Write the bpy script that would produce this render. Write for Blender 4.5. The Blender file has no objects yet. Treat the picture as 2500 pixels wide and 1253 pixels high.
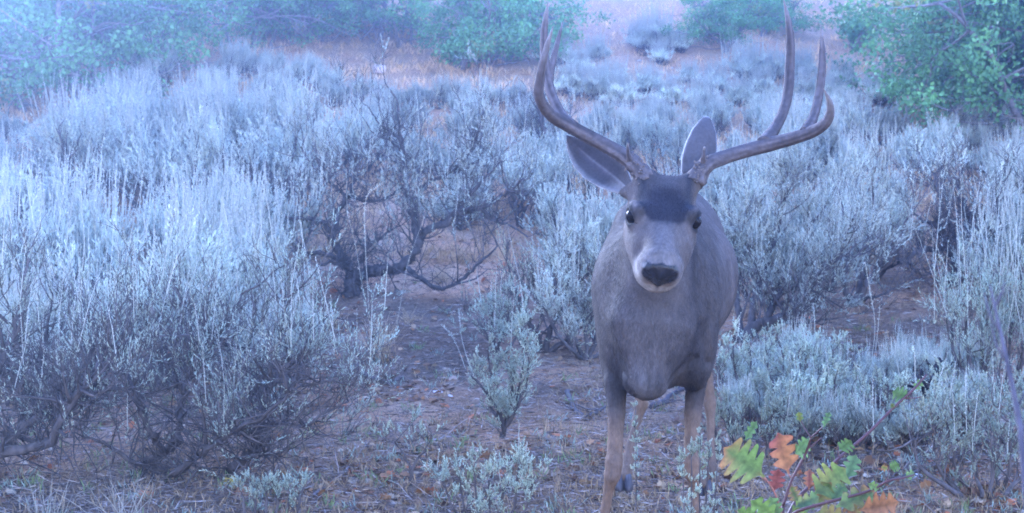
import bpy, math
import numpy as np
from mathutils import Vector

C = bpy.context.scene
COL = C.collection
R = math.radians

# ------------------------------------------------------------------ camera, world, sun, exposure
F = 3256.0                      # focal length in photograph pixels (2500 wide)
PITCH = math.atan((626.5 - 460.0) / F)
CAM = np.array([0.0, 0.0, 1.05])
cam_d = bpy.data.cameras.new('camera')
cam = bpy.data.objects.new('camera', cam_d)
COL.objects.link(cam)
cam.location = CAM
cam.rotation_euler = (R(90) - PITCH, 0, 0)
cam_d.sensor_width = 36.0
cam_d.lens = 36.0 * F / 2500.0
cam_d.clip_end = 1000.0
cam_d.dof.use_dof = True
cam_d.dof.focus_distance = 3.3
cam_d.dof.aperture_fstop = 9.0
C.camera = cam

SUN_EL, SUN_AZ = 21.0, -33.0     # azimuth from +Y (the view direction), negative = to the left
world = bpy.data.worlds.new('World')
C.world = world
world.use_nodes = True
wn = world.node_tree
wn.nodes.clear()
w_out = wn.nodes.new('ShaderNodeOutputWorld')
w_bg = wn.nodes.new('ShaderNodeBackground')
w_sky = wn.nodes.new('ShaderNodeTexSky')
w_sky.sky_type = 'NISHITA'
w_sky.sun_disc = False
w_sky.sun_elevation = R(SUN_EL)
w_sky.sun_rotation = R(SUN_AZ)
w_sky.ozone_density = 6.0
w_sky.air_density = 1.6
w_sky.dust_density = 0.6
w_mul = wn.nodes.new('ShaderNodeMix')
w_mul.data_type = 'RGBA'
w_mul.blend_type = 'MULTIPLY'
w_mul.inputs[0].default_value = 1.0
w_mul.inputs[7].default_value = (1.09, 0.93, 1.24, 1)
wn.links.new(w_sky.outputs[0], w_mul.inputs[6])
wn.links.new(w_mul.outputs[2], w_bg.inputs[0])
w_bg.inputs[1].default_value = 0.15
wn.links.new(w_bg.outputs[0], w_out.inputs[0])

sun_d = bpy.data.lights.new('sun', 'SUN')
sun_d.energy = 1.25
sun_d.angle = R(14)
sun_d.color = (0.62, 0.76, 1.0)
sun = bpy.data.objects.new('sun', sun_d)
COL.objects.link(sun)
_sd = Vector((math.sin(R(SUN_AZ)) * math.cos(R(SUN_EL)), math.cos(R(SUN_AZ)) * math.cos(R(SUN_EL)), math.sin(R(SUN_EL))))
sun.rotation_euler = _sd.to_track_quat('Z', 'Y').to_euler()
sun.location = (-8, 8, 9)

C.view_settings.view_transform = 'Standard'
C.view_settings.look = 'None'
C.view_settings.gamma = 1.0
C.view_settings.exposure = 3.25
C.view_settings.use_curve_mapping = False
C.cycles.use_denoising = True
C.cycles.denoising_prefilter = 'NONE'
C.cycles.max_bounces = 6
C.cycles.diffuse_bounces = 3
C.cycles.glossy_bounces = 2
C.cycles.transmission_bounces = 3
C.cycles.volume_bounces = 0
C.cycles.transparent_max_bounces = 4
C.cycles.filter_width = 1.7
C.cycles.sample_clamp_direct = 6.0
C.cycles.sample_clamp_indirect = 3.0

# ------------------------------------------------------------------ geometry of the view, terrain
_cp, _sp = math.cos(PITCH), math.sin(PITCH)
CF = np.array([0, _cp, -_sp]); CU = np.array([0, _sp, _cp]); CX = np.array([1.0, 0, 0])

def W(px, py, D):
    """world point seen at photograph pixel (px, py) at depth D metres"""
    return CAM + D * CF + (px - 1250.0) / F * D * CX + (626.5 - py) / F * D * CU

def hash3(i, j, k, s=0):
    n = (i * 73856093) ^ (j * 19349663) ^ (k * 83492791) ^ (s * 2654435 + 101)
    n = n.astype(np.uint32)
    n = (n ^ (n >> 13)) * np.uint32(1274126177)
    n = n ^ (n >> 16)
    return (n & 0xffff).astype(np.float32) / 65535.0

def vnoise(P, s=0):
    P = np.asarray(P, float)
    i = np.floor(P).astype(np.int64); f = P - i
    f = f * f * (3 - 2 * f)
    out = 0
    for a in (0, 1):
        for b in (0, 1):
            for c in (0, 1):
                w = (f[..., 0] if a else 1 - f[..., 0]) * (f[..., 1] if b else 1 - f[..., 1]) * (f[..., 2] if c else 1 - f[..., 2])
                out = out + w * hash3(i[..., 0] + a, i[..., 1] + b, i[..., 2] + c, s)
    return out * 2 - 1

def fbm(P, s=0, o=3):
    P = np.asarray(P, float)
    v = 0; a = 1
    for q in range(o):
        v = v + a * vnoise(P * (2 ** q) + q * 17.3, s + q); a *= 0.5
    return v

_ky = np.array([-60, -10, 0, 3.1, 4.2, 5, 6, 7.5, 9, 10, 12, 14, 17, 20, 30, 60, 100, 200, 400.])
_kz = np.array([-3, -.25, -.03, 0, .09, .15, .24, .46, .78, 1.02, 1.62, 2.3, 3.5, 4.35, 6.2, 10.9, 17, 32, 60.])
_ty = np.linspace(-60, 400, 9201)
_tz = np.interp(_ty, _ky, _kz)
_kern = np.hanning(33); _kern /= _kern.sum()
_tz = np.convolve(np.pad(_tz, 16, 'edge'), _kern, 'valid')

def ground_z(x, y):
    x = np.asarray(x, float); y = np.asarray(y, float)
    z = np.interp(y, _ty, _tz)
    P = np.stack([x, y, np.zeros_like(x)], -1)
    amp = np.clip((y - 3.5) / 8, 0.12, 1.0)
    z = z + 0.10 * amp * vnoise(P * 0.55, 3) + 0.035 * vnoise(P * 1.7, 4) * np.clip(amp + .2, 0, 1) + 0.012 * vnoise(P * 5.0, 5)
    return z

def ground_at(px, py):
    """ground point seen at a photograph pixel, and its depth"""
    D = np.linspace(2.0, 60, 3000)
    Q = CAM + D[:, None] * CF + ((px - 1250.0) / F * D)[:, None] * CX + ((626.5 - py) / F * D)[:, None] * CU
    below = Q[:, 2] < ground_z(Q[:, 0], Q[:, 1])
    i = int(np.argmax(below)) if below.any() else len(D) - 1
    return Q[i], D[i]

def to_px(P):
    d = np.asarray(P, float) - CAM
    D = d @ CF
    return 1250 + F * (d @ CX) / D, 626.5 - F * (d @ CU) / D, D

# ------------------------------------------------------------------ mesh helpers
def make_mesh(name, V, faces, col=None, smooth=True):
    """faces: list of int arrays, each (n, k)"""
    V = np.ascontiguousarray(V, np.float32)
    faces = [np.asarray(f, np.int32) for f in faces if len(f)]
    me = bpy.data.meshes.new(name)
    me.vertices.add(len(V))
    me.vertices.foreach_set('co', V.ravel())
    nl = sum(f.size for f in faces); npz = sum(len(f) for f in faces)
    me.loops.add(nl)
    me.loops.foreach_set('vertex_index', np.concatenate([f.ravel() for f in faces]))
    me.polygons.add(npz)
    tot = np.concatenate([np.full(len(f), f.shape[1], np.int32) for f in faces])
    st = np.concatenate([[0], np.cumsum(tot)[:-1]]).astype(np.int32)
    me.polygons.foreach_set('loop_start', st)
    me.polygons.foreach_set('use_smooth', np.full(npz, bool(smooth)))
    me.update(calc_edges=True)
    me.validate()
    if col is not None:
        c = np.ones((len(V), 4), np.float32)
        c[:, :col.shape[1]] = col
        at = me.color_attributes.new('Col', 'FLOAT_COLOR', 'POINT')
        at.data.foreach_set('color', c.ravel())
    return me

def link(name, me, mat, parent=None):
    o = bpy.data.objects.new(name, me)
    if mat is not None and not me.materials:
        me.materials.append(mat)
    COL.objects.link(o)
    if parent is not None:
        o.parent = parent
    return o

def empty(name, loc=(0, 0, 0)):
    o = bpy.data.objects.new(name, None)
    o.empty_display_size = 0.1
    o.location = [float(v) for v in loc]
    COL.objects.link(o)
    return o

def tag(o, label=None, cat=None, group=None, kind=None):
    if label: o['label'] = label
    if cat: o['category'] = cat
    if group: o['group'] = group
    if kind: o['kind'] = kind
    return o

def copy_thing(root, loc, rz, sc, label=None, group=None, tilt=(0, 0)):
    c = root.copy(); COL.objects.link(c)
    c.location = [float(v) for v in loc]
    c.rotation_euler = (tilt[0], tilt[1], rz)
    c.scale = sc if isinstance(sc, (tuple, list)) else (sc, sc, sc)
    if label: c['label'] = label
    if group: c['group'] = group
    for ch in root.children:
        d = ch.copy(); COL.objects.link(d); d.parent = c
    return c

class Geo:
    """collects vertices, faces and colours"""
    def __init__(s): s.V = []; s.f3 = []; s.f4 = []; s.fn = {}; s.C = []; s.n = 0
    def add(s, V, f3=None, f4=None, col=None, fk=None):
        V = np.asarray(V, float).reshape(-1, 3)
        if f3 is not None and len(f3): s.f3.append(np.asarray(f3) + s.n)
        if f4 is not None and len(f4): s.f4.append(np.asarray(f4) + s.n)
        if fk is not None and len(fk): s.fn.setdefault(fk.shape[1], []).append(fk + s.n)
        if col is None: col = (1, 1, 1)
        col = np.broadcast_to(np.asarray(col, float), (len(V), len(np.atleast_1d(col)) if np.ndim(col) == 1 else np.shape(col)[1]))
        s.V.append(V); s.C.append(col[:, :3]); s.n += len(V)
    def mesh(s, name, smooth=True):
        fs = []
        if s.f3: fs.append(np.concatenate(s.f3))
        if s.f4: fs.append(np.concatenate(s.f4))
        for k, v in s.fn.items(): fs.append(np.concatenate(v))
        return make_mesh(name, np.concatenate(s.V), fs, np.concatenate(s.C), smooth)

def unit(v, axis=-1):
    v = np.asarray(v, float)
    return v / np.maximum(np.linalg.norm(v, axis=axis, keepdims=True), 1e-9)

def tube(g, P, rad, k=5, col=(1, 1, 1), ell=None, rough=0.0, rng=None):
    """a tube along the polyline P with radius rad[i]"""
    P = np.asarray(P, float); n = len(P)
    rad = np.broadcast_to(np.asarray(rad, float), (n,))
    T = np.empty_like(P); T[1:-1] = P[2:] - P[:-2]; T[0] = P[1] - P[0]; T[-1] = P[-1] - P[-2]
    T = unit(T)
    ref = np.array([0.31, 0.17, 0.94]) if abs(T[0][2]) < 0.9 else np.array([0.9, 0.3, 0.1])
    A = unit(np.cross(T, ref)); B = np.cross(T, A)
    a = np.linspace(0, 2 * np.pi, k, endpoint=False)
    ca = np.cos(a)[None, :, None]; sa = np.sin(a)[None, :, None]
    rr = rad[:, None, None] * np.ones((n, k, 1))
    if rough and rng is not None:
        rr = rr * (1 + rough * rng.uniform(-1, 1, (n, k, 1)))
    V = P[:, None, :] + rr * (A[:, None, :] * ca + B[:, None, :] * sa)
    V = V.reshape(-1, 3)
    i = np.arange(n - 1)[:, None] * k; j = np.arange(k)[None, :]; j2 = (j + 1) % k
    q = np.stack([i + j, i + j2, i + k + j2, i + k + j], -1).reshape(-1, 4)
    cap0 = np.arange(k)[::-1][None, :]; cap1 = (np.arange(k) + (n - 1) * k)[None, :]
    if np.ndim(col) == 2 and len(col) == n:
        col = np.repeat(np.asarray(col, float), k, 0)
    if k == 3: g.add(V, f3=np.concatenate([cap0, cap1]), f4=q, col=col)
    elif k == 4: g.add(V, f4=np.concatenate([q, cap0, cap1]), col=col)
    else:
        g.add(V, f4=q, col=col)
        s0 = g.n - len(V)
        g.fn.setdefault(k, []).append(np.concatenate([cap0, cap1]) + s0)

def catmull(P, m=6):
    P = np.asarray(P, float)
    Q = np.concatenate([[2 * P[0] - P[1]], P, [2 * P[-1] - P[-2]]])
    out = []
    t = np.linspace(0, 1, m, endpoint=False)[:, None]
    for i in range(len(P) - 1):
        a, b, c, d = Q[i], Q[i + 1], Q[i + 2], Q[i + 3]
        out.append(0.5 * ((2 * b) + (-a + c) * t + (2 * a - 5 * b + 4 * c - d) * t ** 2 + (-a + 3 * b - 3 * c + d) * t ** 3))
    out.append(P[-1:])
    return np.concatenate(out)

# ------------------------------------------------------------------ materials
def new_mat(name):
    m = bpy.data.materials.new(name); m.use_nodes = True
    nt = m.node_tree
    b = nt.nodes['Principled BSDF']
    return m, nt, b

def attr_mat(name, rough=0.8, var=0.35, scale=60.0, spec=0.2, bump=0.0, bscale=200.0, trans=0.0, objvar=0.0, stretch=None, tint=(1, 1, 1), clump=0.0):
    """colour from the mesh's own pigment attribute, broken up by noise"""
    m, nt, b = new_mat(name)
    N, L = nt.nodes, nt.links
    at = N.new('ShaderNodeAttribute'); at.attribute_name = 'Col'
    tc = N.new('ShaderNodeTexCoord')
    mp = N.new('ShaderNodeMapping')
    if stretch: mp.inputs['Scale'].default_value = stretch
    L.new(tc.outputs['Object'], mp.inputs[0])
    nz = N.new('ShaderNodeTexNoise'); nz.inputs['Scale'].default_value = scale; nz.inputs['Detail'].default_value = 4
    L.new(mp.outputs[0], nz.inputs['Vector'])
    mr = N.new('ShaderNodeMapRange')
    mr.inputs[1].default_value = 0.3; mr.inputs[2].default_value = 0.7
    mr.inputs[3].default_value = 1 - var; mr.inputs[4].default_value = 1 + var
    L.new(nz.outputs[0], mr.inputs[0])
    val = mr.outputs[0]
    if clump:
        n2 = N.new('ShaderNodeTexNoise'); n2.inputs['Scale'].default_value = 5.0; n2.inputs['Detail'].default_value = 2
        L.new(tc.outputs['Object'], n2.inputs['Vector'])
        m2 = N.new('ShaderNodeMapRange')
        m2.inputs[1].default_value = 0.35; m2.inputs[2].default_value = 0.65
        m2.inputs[3].default_value = 1 - clump; m2.inputs[4].default_value = 1 + clump
        L.new(n2.outputs[0], m2.inputs[0])
        mm = N.new('ShaderNodeMath'); mm.operation = 'MULTIPLY'
        L.new(val, mm.inputs[0]); L.new(m2.outputs[0], mm.inputs[1]); val = mm.outputs[0]
    if objvar:
        oi = N.new('ShaderNodeObjectInfo')
        m3 = N.new('ShaderNodeMapRange'); m3.inputs[3].default_value = 1 - objvar; m3.inputs[4].default_value = 1 + objvar
        L.new(oi.outputs['Random'], m3.inputs[0])
        mm = N.new('ShaderNodeMath'); mm.operation = 'MULTIPLY'
        L.new(val, mm.inputs[0]); L.new(m3.outputs[0], mm.inputs[1]); val = mm.outputs[0]
    vm = N.new('ShaderNodeVectorMath'); vm.operation = 'SCALE'
    L.new(at.outputs['Color'], vm.inputs[0]); L.new(val, vm.inputs['Scale'])
    vt = N.new('ShaderNodeVectorMath'); vt.operation = 'MULTIPLY'
    L.new(vm.outputs[0], vt.inputs[0]); vt.inputs[1].default_value = tint
    L.new(vt.outputs[0], b.inputs['Base Color'])
    b.inputs['Roughness'].default_value = rough
    b.inputs['Specular IOR Level'].default_value = spec
    if bump:
        nb = N.new('ShaderNodeTexNoise'); nb.inputs['Scale'].default_value = bscale; nb.inputs['Detail'].default_value = 3
        L.new(mp.outputs[0], nb.inputs['Vector'])
        bp = N.new('ShaderNodeBump'); bp.inputs['Strength'].default_value = bump; bp.inputs['Distance'].default_value = 0.004
        L.new(nb.outputs[0], bp.inputs['Height']); L.new(bp.outputs[0], b.inputs['Normal'])
    if trans:
        tr = N.new('ShaderNodeBsdfTranslucent'); L.new(vt.outputs[0], tr.inputs['Color'])
        mx = N.new('ShaderNodeMixShader'); mx.inputs[0].default_value = trans
        out = N['Material Output']
        L.new(b.outputs[0], mx.inputs[1]); L.new(tr.outputs[0], mx.inputs[2]); L.new(mx.outputs[0], out.inputs[0])
    return m

# ------------------------------------------------------------------ the deer
def smin(a, b, k):
    h = np.clip(0.5 + 0.5 * (b - a) / k, 0, 1)
    return b * (1 - h) + a * h - k * h * (1 - h)

def graded(lo, hi, flo, fhi, fine, coarse):
    out = [lo]
    while out[-1] < hi:
        x = out[-1]
        out.append(x + (fine if flo <= x <= fhi else coarse))
    return np.array(out, np.float32)

class Field:
    def __init__(s, gx, gy, gz):
        s.g = (gx, gy, gz)
        s.F = np.full((len(gx), len(gy), len(gz)), 1.0, np.float32)
    def _win(s, lo, hi):
        sl = []
        for a in range(3):
            i = np.searchsorted(s.g[a], lo[a]); j = np.searchsorted(s.g[a], hi[a])
            sl.append(slice(max(0, i - 1), min(len(s.g[a]), j + 1)))
        G = np.meshgrid(*[s.g[a][sl[a]] for a in range(3)], indexing='ij')
        return tuple(sl), np.stack(G, -1)
    def put(s, fn, lo, hi, k, sub=False):
        pad = k + 0.03
        sl, P = s._win(np.asarray(lo) - pad, np.asarray(hi) + pad)
        d = fn(P).astype(np.float32)
        cur = s.F[sl]
        s.F[sl] = -smin(-cur, d, k) if sub else smin(cur, d, k)
    def cone(s, A, B, ra, rb, k=0.02, side=None, asp=1.0, sub=False):
        """round cone from A to B; across the axis it is asp times as wide along `side`"""
        A = np.asarray(A, float); B = np.asarray(B, float)
        w = B - A; L = np.linalg.norm(w); w = w / L
        if side is None: side = np.array([1.0, 0, 0])
        sd = np.asarray(side, float); sd = sd - w * (sd @ w); sd /= np.linalg.norm(sd)
        t = np.cross(w, sd)
        m = max(ra, rb) * max(1, asp)
        lo = np.minimum(A, B) - m; hi = np.maximum(A, B) + m
        def fn(P):
            q = P - A
            a = (q @ w); b = (q @ sd) / asp; c = q @ t
            h = np.clip(a / L, 0, 1)
            rad = np.sqrt(b * b + c * c + (a - h * L) ** 2)
            return (rad - (ra + (rb - ra) * h)) * min(1, asp ** 0.5)
        s.put(fn, lo, hi, k, sub)
    def ell(s, c, r, ax=None, k=0.02, sub=False):
        """ellipsoid centre c, radii r along the axes ax (rows)"""
        c = np.asarray(c, float); r = np.asarray(r, float)
        ax = np.eye(3) if ax is None else np.asarray(ax, float)
        m = r.max()
        def fn(P):
            q = (P - c) @ ax.T
            k0 = np.sqrt(((q / r) ** 2).sum(-1)); k1 = np.sqrt(((q / (r * r)) ** 2).sum(-1))
            return k0 * (k0 - 1) / np.maximum(k1, 1e-5)
        s.put(fn, c - m, c + m, k, sub)
    def nets(s):
        Fd = s.F; S = Fd < 0
        nx, ny, nz = Fd.shape
        cnt = np.zeros((nx - 1, ny - 1, nz - 1), np.int8)
        for a in (0, 1):
            for b in (0, 1):
                for c in (0, 1):
                    cnt += S[a:nx - 1 + a, b:ny - 1 + b, c:nz - 1 + c]
        act = (cnt > 0) & (cnt < 8)
        I, J, K = np.nonzero(act)
        idx = np.full(act.shape, -1, np.int32); idx[I, J, K] = np.arange(len(I))
        acc = np.zeros((len(I), 3)); num = np.zeros(len(I))
        cor = [(a, b, c) for a in (0, 1) for b in (0, 1) for c in (0, 1)]
        gx, gy, gz = s.g
        for p in cor:
            for axis in range(3):
                if p[axis]: continue
                q = list(p); q[axis] = 1
                va = Fd[I + p[0], J + p[1], K + p[2]]; vb = Fd[I + q[0], J + q[1], K + q[2]]
                m = (va < 0) != (vb < 0)
                t = np.where(m, va / np.where(m, va - vb, 1), 0)
                pa = np.stack([gx[I + p[0]], gy[J + p[1]], gz[K + p[2]]], -1)
                pb = np.stack([gx[I + q[0]], gy[J + q[1]], gz[K + q[2]]], -1)
                acc += (pa + (pb - pa) * t[:, None]) * m[:, None]; num += m
        V = acc / num[:, None]
        quads = []
        # x edges
        for axis in range(3):
            sl0 = [slice(None)] * 3; sl1 = [slice(None)] * 3
            sl0[axis] = slice(0, -1); sl1[axis] = slice(1, None)
            m = S[tuple(sl0)] != S[tuple(sl1)]
            o = [a for a in range(3) if a != axis]
            ii = np.nonzero(m); ii = list(ii)
            ok = (ii[o[0]] > 0) & (ii[o[1]] > 0) & (ii[o[0]] < Fd.shape[o[0]] - 1) & (ii[o[1]] < Fd.shape[o[1]] - 1)
            ii = [a[ok] for a in ii]
            def cell(d0, d1):
                q = list(ii); q[o[0]] = q[o[0]] - d0; q[o[1]] = q[o[1]] - d1
                return idx[tuple(q)]
            qd = np.stack([cell(1, 1), cell(0, 1), cell(0, 0), cell(1, 0)], -1)
            ins = S[ii[0], ii[1], ii[2]]
            flip = ins if axis != 1 else ~ins
            qd[~flip] = qd[~flip][:, ::-1]
            quads.append(qd)
        Q = np.concatenate(quads)
        return V, Q[(Q >= 0).all(1)]

def smooth_mesh(V, Q, it=2, lam=0.5):
    e = np.concatenate([Q[:, [0, 1]], Q[:, [1, 2]], Q[:, [2, 3]], Q[:, [3, 0]]])
    for q in range(it):
        acc = np.zeros_like(V); n = np.zeros(len(V))
        for a, b in ((0, 1), (1, 0)):
            for c in range(3): acc[:, c] += np.bincount(e[:, a], V[e[:, b], c], len(V))
            n += np.bincount(e[:, a], minlength=len(V))
        V = V + lam * (acc / np.maximum(n, 1)[:, None] - V)
    return V

def vnormals(V, Q):
    n = np.cross(V[Q[:, 2]] - V[Q[:, 0]], V[Q[:, 3]] - V[Q[:, 1]])
    N = np.zeros_like(V)
    for a in range(4):
        for c in range(3): N[:, c] += np.bincount(Q[:, a], n[:, c], len(V))
    return unit(N)

# head frame: r to the right of the picture, u up the face, f along the muzzle
E0 = W(1617, 532, 2.845)
NS = W(1614, 668, 2.680)
Hf = unit(NS - E0)
Hr = np.array([math.cos(R(5.4)), 0.0, -math.sin(R(5.4))]); Hr = unit(Hr - Hf * (Hr @ Hf))
Hu = np.cross(Hf, Hr)
HAX = np.stack([Hr, Hu, Hf])
def H(r, u, f): return E0 + r * Hr + u * Hu + f * Hf
def to_head(P): return (np.asarray(P) - E0) @ HAX.T

EYE = {-1: W(1540, 526, 2.802), 1: W(1698, 541, 2.802)}

def mixc(c, m, d):
    m = np.clip(m, 0, 1)[:, None]
    return c * (1 - m) + np.asarray(d, float) * m

def sstep(a, b, x):
    t = np.clip((x - a) / (b - a), 0, 1); return t * t * (3 - 2 * t)

def deer_col(P):
    h = to_head(P)
    r, u, f = h[:, 0], h[:, 1], h[:, 2]
    n1 = fbm(P * 14, 11); n2 = fbm(P * 60, 12)
    c = np.tile(np.array([0.061, 0.051, 0.049]), (len(P), 1))
    z, y, x = P[:, 2], P[:, 1], P[:, 0]
    # flank slightly paler and warmer, neck front darkened with painted shade under the chin
    c = mixc(c, sstep(3.2, 3.6, y) * 0.7, (0.112, 0.092, 0.088))
    c = mixc(c, sstep(.105, .05, abs(x - .352 - .03 * n1)) * sstep(3.2, 3.05, y) * sstep(.58, .68, z) * sstep(.98, .9, z) * 0.75, (0.022, 0.020, 0.025))
    # legs tan
    leg = sstep(.56, .46, z + .015 * n1)
    c = mixc(c, leg, (0.175, 0.11, 0.073))
    c = mixc(c, sstep(.63, .53, z) * sstep(3.7, 3.8, y), (0.145, 0.096, 0.068))
    c = mixc(c, sstep(.05, .02, abs(x - .475)) * sstep(4.15, 4.22, y), (0.6, 0.57, 0.53))   # rump patch
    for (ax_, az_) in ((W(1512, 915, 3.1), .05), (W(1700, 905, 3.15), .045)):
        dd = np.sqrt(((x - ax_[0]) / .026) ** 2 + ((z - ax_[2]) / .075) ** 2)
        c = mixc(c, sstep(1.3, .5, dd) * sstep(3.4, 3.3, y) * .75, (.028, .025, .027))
    hd = sstep(-.16, -.10, f) * sstep(3.08, 2.98, y)
    face = (0.104, 0.086, 0.081)
    c = mixc(c, hd, face)
    # throat
    c = mixc(c, hd * sstep(-.05, -.075, u), (0.08, 0.072, 0.075))
    # cheeks a little browner
    c = mixc(c, hd * sstep(.035, .06, abs(r)) * sstep(.0, .03, f) * .5, (0.112, 0.092, 0.088))
    # nose bridge: soft grey band
    c = mixc(c, hd * sstep(.03, .012, abs(r)) * sstep(.02, .05, f) * sstep(.15, .12, f) * .4, (0.13, 0.12, 0.125))
    # forehead: brown-grey then a dark rounded band across the brow
    fr = sstep(.068, .048, abs(r)) * sstep(.02, .028, u)
    c = mixc(c, fr * sstep(.048, .036, f) * .85, (0.055, 0.046, 0.046))
    lowb = 0.080 - 16 * r * r
    c = mixc(c, fr * sstep(lowb + .011, lowb - .007, f + .003 * n2) * sstep(-.050, -.002, f + 0.006 * n2), (0.019, 0.017, 0.023))
    c = mixc(c, fr * sstep(.034, .048, abs(r)) * sstep(.05, .02, f) * .85, (0.025, 0.025, 0.032))
    # pale brow and eye ring
    for s_ in (-1, 1):
        e = to_head(EYE[s_][None])[0]
        d = np.sqrt((r - e[0]) ** 2 + (u - e[1]) ** 2 + (f - e[2]) ** 2)
        c = mixc(c, sstep(.0290, .0220, d), (0.022, 0.019, 0.020))
        # tear gland in front of the eye
        gp = to_head((W(1561, 543, 2.79) if s_ < 0 else W(1679, 556, 2.79))[None])[0]
        dd = np.sqrt(((r - gp[0] - s_ * .004) / .013) ** 2 + ((f - gp[2] + .003) / .012) ** 2)
        c = mixc(c, sstep(1.25, .4, dd) * hd * .8, (0.03, 0.026, 0.028))
    # muzzle: pale band, white lips and chin, dark side patches, black nose
    c = mixc(c, sstep(.140, .152, f) * hd * .6, (0.155, 0.134, 0.126))
    c = mixc(c, sstep(.10, .15, f) * sstep(-.018, -.036, u) * hd, (0.21, 0.188, 0.176))
    # nose outline in the face plane: broad above, nostril wings, narrow below
    hw = np.interp(u, [-.056, -.046, -.034, -.018, -.006, .006, .014], [0, .014, .024, .038, .037, .030, .0])
    nose = sstep(hw + .003, hw - .002, abs(r) + .0015 * n2) * sstep(.158, .168, f)
    c = mixc(c, sstep(hw + .010, hw, abs(r)) * sstep(.158, .168, f) * sstep(.016, .004, u) * .5, (0.10, 0.085, 0.09))
    c = mixc(c, nose, (0.014, 0.014, 0.018))
    n3 = fbm(P * np.array([70, 40, 12]), 13)
    c = c * (1 + .15 * n1 + .12 * n2 + .16 * n3)[:, None]
    return np.clip(c, 0.008, 1), 1 - .65 * nose

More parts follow.
